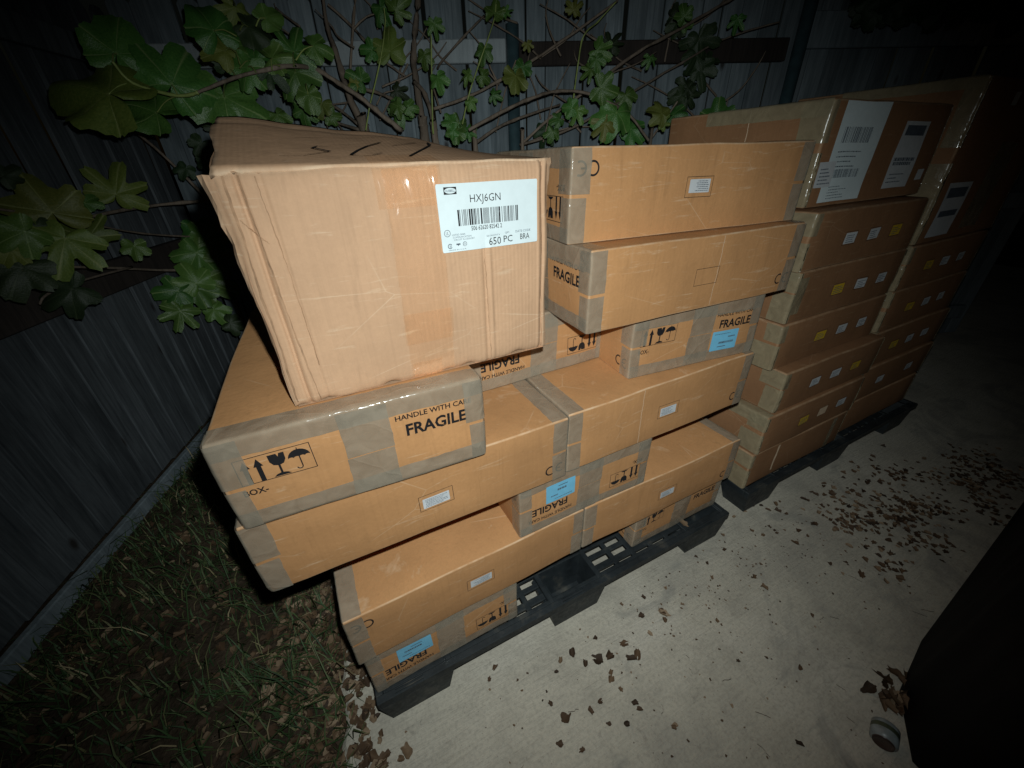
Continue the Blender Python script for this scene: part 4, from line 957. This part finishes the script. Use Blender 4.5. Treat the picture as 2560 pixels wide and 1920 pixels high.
# ------------------------------------------------------------------ grass, dry leaves
def left_x(y): return LF0[0]+LFX[0]*((y-LF0[1])/LFX[1])
V = []; F = []; A = []
for k in range(20000):
    y = random.uniform(-.15, 2.6); x = random.uniform(left_x(y)+.03, -.16) if left_x(y)+.05 < -.17 else None
    if x is None: continue
    dens = .5+.5*math.sin(x*11+2*math.sin(y*7))*math.sin(y*9+1.3)
    if random.random() > .35+.6*dens: continue
    if y > .9 and random.random() < .3: continue
    h = random.uniform(.02, .075)*(2.2 if random.random() < .08 else 1); a = random.uniform(0, 6.283); lean = random.uniform(.3, 1.5)*h; w = random.uniform(.0012, .0026)
    c, s_ = math.cos(a), math.sin(a); px_, py_ = -s_*w, c*w; z = -.035; b = len(V)
    for f_, ww in ((0, 1), (.5, .8)): 
        q = (x+c*lean*f_**1.6, y+s_*lean*f_**1.6, z+h*math.sin(f_*1.5)); V += [(q[0]-px_*ww, q[1]-py_*ww, q[2]), (q[0]+px_*ww, q[1]+py_*ww, q[2])]
    V.append((x+c*lean, y+s_*lean, z+h*random.uniform(.75, 1.0))); F += [(b, b+1, b+3, b+2), (b+2, b+3, b+4)]
    tnt = random.random()**1.0; tnt = min(1, tnt*.8+(.25 if random.random() < .18 else 0)); A += [tnt]*5
g = mesh_obj('grass', V, F, MAT['grass'], None, True, {'tint': A}); tag(g, 'patchy grass with straw between the left fence and the slab', 'grass', kind='stuff')

def dry_shape(seed):
    r = random.Random(seed); n = 18; V = [(0, 0, .1)]; c1, c2 = r.uniform(.5, 2.2), r.uniform(-.8, .8)
    for k in range(n):
        a = 6.2832*k/n; R = (.55+.45*abs(math.cos(a*.5)))*(1+(.10+.03*(seed % 4))*math.sin(a*(3+seed % 4)+seed)+r.uniform(-.14, .14)); x, y = R*.62*math.sin(a), R*math.cos(a)
        V.append((x, y, .15+c1*x*x+c2*x*y+.25*r.random()*R))
        V.append((x*.5, y*.5, .10+c1*x*x*.25+.12*r.random()))
    F = []
    for k in range(n):
        a, b = 1+2*k, 1+2*((k+1) % n); F += [(a+1, a, b, b+1), (0, a+1, b+1)]
    zmin = min(v[2] for v in V); return np.array([(v[0], v[1], v[2]-zmin) for v in V]), F
DS = [dry_shape(k) for k in range(7)]
DM = []
for k, (v, f) in enumerate(DS):
    me = bpy.data.meshes.new('fallen_leaf'); me.from_pydata([tuple(q) for q in v], [], f); me.materials.append(MAT['dry']); me.polygons.foreach_set('use_smooth', [True]*len(f))
    a = me.attributes.new('tint', 'FLOAT', 'POINT'); a.data.foreach_set('value', np.full(len(v), .13*k, dtype=np.float32)); DM.append(me)
def fallen(x, y, size, label, group, i=None, z=.0005):
    o = bpy.data.objects.new('fallen_leaf', DM[random.randrange(7) if i is None else i % 7]); o.location = (x, y, z); o.rotation_euler = (random.uniform(-.15, .15), random.uniform(-.15, .15), random.uniform(0, 6.28))
    o.scale = (size, size*random.uniform(.8, 1.2), size*random.uniform(.4, .9)); link(o); tag(o, label, 'leaf', group); return o
# leaves seen singly in front of the near pallet (photo positions)
z3 = lambda x, y: (800+x/2.458, 1350+y/2.458)
zR = lambda x, y: (1600+x/1.907, 1050+y/1.907)
SPOT = [(z3(1550, 700), .016), (z3(1715, 740), .026), (z3(1775, 720), .018), (z3(1865, 640), .017), (z3(1950, 700), .018), (z3(1905, 730), .016), (z3(1475, 745), .010), (z3(1630, 755), .012), (z3(1695, 600), .010), (z3(1980, 465), .014), (z3(2105, 450), .018), (z3(2120, 495), .012), (z3(1985, 350), .011), (z3(1850, 395), .009), (z3(2030, 580), .011),
        (z3(1505, 1100), .022), (z3(1790, 850), .014), (z3(1845, 915), .010), (z3(1720, 995), .011), (z3(1668, 1055), .011), (z3(1420, 1010), .009), (z3(1890, 1130), .011), (z3(1480, 1255), .012), (z3(1075, 790), .010), (z3(1040, 860), .009), (z3(1455, 810), .008), (z3(1790, 810), .010), (z3(1940, 1000), .011), (z3(1960, 1040), .010), (z3(1780, 1130), .008), (z3(1880, 190), .012), (z3(1615, 1290), .009), (z3(2185, 1140), .010),
        (zR(590, 795), .015), (zR(545, 745), .011), (zR(900, 685), .012), (zR(985, 680), .009), (zR(965, 735), .008), (zR(1055, 740), .016), (zR(395, 550), .012), (zR(450, 460), .010), (zR(500, 438), .008), (zR(580, 410), .010), (zR(535, 530), .011), (zR(587, 548), .010), (zR(650, 540), .009), (zR(687, 525), .007), (zR(320, 685), .009), (zR(340, 750), .010), (zR(265, 652), .008), (zR(368, 960), .009), (zR(820, 935), .008), (zR(470, 1150), .008), (zR(762, 1185), .010), (zR(755, 1540), .010), (zR(165, 1470), .009), (zR(435, 1362), .006), (zR(605, 1135), .006), (zR(605, 360), .009), (zR(665, 388), .008), (zR(815, 345), .010), (zR(540, 410), .009), (zR(920, 320), .014), (zR(930, 520), .016), (zR(960, 470), .014), (zR(1200, 640), .014), (zR(1220, 720), .014), (zR(1230, 760), .012), (zR(400, 620), .010), (zR(200, 880), .008), (zR(120, 800), .009), (zR(100, 910), .014)]
for i, ((x, y), sz) in enumerate(SPOT):
    p = on_z(x, y, 0); fallen(p[0], p[1], sz*.98, 'small brown dry leaf lying loose on the pale concrete', 'loose dry leaves on the concrete', i)
p = on_z(*[1600+205/1.907, 1050+488/1.907], .115); fallen(p[0], p[1], .020, 'pale dry leaf resting on the near pallet edge', None, 3, .114)
# litter: dense drifts joined into one object
V = []; F = []; A = []
def litter(x, y, z, sz):
    v, f = DS[random.randrange(7)]; a = random.uniform(0, 6.28); c, s_ = math.cos(a), math.sin(a); b = len(V); tl = random.uniform(-.5, .5); tn = random.random()
    for q in v: V.append((x+sz*(q[0]*c-q[1]*s_), y+sz*(q[0]*s_+q[1]*c), z+sz*(q[2]*.6+tl*q[0]*.5+.25*abs(tl)))); A.append(tn)
    F.extend([tuple(i+b for i in t) for t in f])
for k in range(2300):
    y = random.uniform(-.1, 2.2); lo = left_x(y)+.03; 
    if lo > -.2: continue
    x = random.uniform(lo, -.14); 
    if random.random() > .45+.55*math.exp(-((x+.2)/.22)**2): continue
    litter(x, y, -.03+random.uniform(0, .012), random.uniform(.009, .022))
for k in range(900):   # drift over the slab's left edge
    y = random.uniform(.25, 1.05); x = -.185+abs(random.gauss(0, .05))*(1 if random.random() < .35 else -1.9)
    if x > -.10+(.06 if y < .5 else 0): continue
    litter(x, y, .001 if x > -.17 else -.018, random.uniform(.009, .021))
for k in range(760):   # drift at the right, beyond the pallets
    if k % 26 == 0: t = random.random(); dcx, dcy, dsd = 1.45+1.0*t+random.gauss(0, .10), .36-.15*t+random.gauss(0, .07), random.uniform(.018, .045)
    x = dcx+random.gauss(0, dsd*1.7); y = dcy+random.gauss(0, dsd)
    if y > .55: continue
    litter(x, y, .001+random.uniform(0, .004), random.uniform(.006, .015))
for k in range(60): litter(random.uniform(1.30, 2.2), random.uniform(.40, .55), .001, random.uniform(.008, .016))
g = mesh_obj('leaf_litter', V, F, MAT['dry'], None, True, {'tint': A}); tag(g, 'drifts of brown dry leaves along the slab edge and beyond the pallets', 'leaf litter', kind='stuff')
# fine crumbs and twigs on the concrete
V = []; F = []; A = []
for k in range(420):
    x = random.uniform(-.1, 1.9); y = random.uniform(-.15, .53); sz = random.uniform(.0015, .005)
    if random.random() < .5: x = random.gauss(.95, .3); y = random.gauss(.42, .09)
    if y > .54: continue
    litter(x, y, .0006, sz)
for k in range(26):
    x = random.uniform(.1, 1.5); y = random.uniform(.0, .5); a = random.uniform(0, 6.28); l = random.uniform(.012, .035); b = len(V); w = .0005
    for j in range(5):
        q = j/4*l; xx = x+q*math.cos(a)+.1*l*math.sin(j*1.3); yy = y+q*math.sin(a)+.08*l*math.cos(j*2); V += [(xx, yy-w, .0015), (xx+w, yy+w, .0022)]; A += [.2, .2]
    F += [(b+2*j, b+2*j+1, b+2*j+3, b+2*j+2) for j in range(4)]
g = mesh_obj('debris', V, F, MAT['dry'], None, True, {'tint': A}); tag(g, 'crumbs of leaf and twig scattered over the concrete', 'debris', kind='stuff')

# ------------------------------------------------------------------ dark covered heap, can and leaf clump at the lower right
base = [(.965, -.070), (1.10, .012), (1.30, .045), (1.75, .075), (2.3, .112), (2.75, .13), (2.75, -.9), (.95, -.9), (.93, -.4)]
n = len(base); cx, cy = np.mean(base, 0); V = []; F = []
rings = [(1.0, .002), (.985, .12), (.965, .34), (.94, .52), (.86, .60), (.5, .64)]
sub = []
for i in range(n):
    a, b = np.array(base[i]), np.array(base[(i+1) % n])
    for t in np.linspace(0, 1, 7)[:-1]: sub.append(a+(b-a)*t)
m = len(sub)
for k, (sc, z) in enumerate(rings):
    for j, q in enumerate(sub):
        w = 1-.006*k*(1+math.sin(j*1.9))+(0 if k == 0 else -.004*math.sin(j*.9+k)); V.append((cx+(q[0]-cx)*sc*w, cy+(q[1]-cy)*sc*w, z+(.02*math.sin(j*1.3+k) if k > 1 else 0)))
V.append((cx, cy, .66))
for k in range(len(rings)-1): F += [(k*m+j, k*m+(j+1) % m, (k+1)*m+(j+1) % m, (k+1)*m+j) for j in range(m)]
F += [((len(rings)-1)*m+j, (len(rings)-1)*m+(j+1) % m, len(V)-1) for j in range(m)]
F = [f[::-1] for f in F]
hp = mesh_obj('covered_heap', V, F, MAT['tarp']); tag(hp, 'large unlit black covered heap filling the lower right corner', 'heap')
def can(label, p, a):
    t = thing('tin_can', label, 'can', (p[0], p[1], .026), a); R = .033; n = 28; t.scale = (.78, .78, .78)
    def lathe(prof, name, mat, parent):
        V = []; F = []
        for (x, r) in prof: V += [(x, r*math.cos(6.2832*k/n), r*math.sin(6.2832*k/n)) for k in range(n)]
        for i in range(len(prof)-1): F += [(i*n+k, i*n+(k+1) % n, (i+1)*n+(k+1) % n, (i+1)*n+k) for k in range(n)]
        return mesh_obj(name, V, F, MAT[mat], parent)
    lathe([(.004, .026), (.010, .0325), (.030, R)], 'can_side', 'can_body', t); lathe([(.030, R), (.040, R), (.044, R)], 'can_band', 'can_green', t); lathe([(.044, R), (.055, R), (.060, .028), (.060, .001)], 'can_side', 'can_body', t)
    e_ = lathe([(.004, .026), (.0, .0245), (.004, .022), (.0065, .012), (.007, .0005)], 'can_end', 'can_end', t); return t
p = on_z(2205, 1862, .02); can('short pale tin with dark end lying on its side against the black heap', p, math.radians(18))
cl = thing('leaf_clump', 'tuft of brown dry leaves against the black heap above the can', 'leaf clump', tuple(on_z(2225, 1725, 0.0)))
for k in range(26):
    o = bpy.data.objects.new('leaf', DM[k % 7]); o.location = (random.gauss(0, .035), random.gauss(0, .022), .002+random.random()*.03); o.rotation_euler = (random.uniform(-.6, .6), random.uniform(-.6, .6), random.uniform(0, 6.28)); sz = random.uniform(.018, .028); o.scale = (sz*.8, sz*.95, sz*.6); link(o, cl)
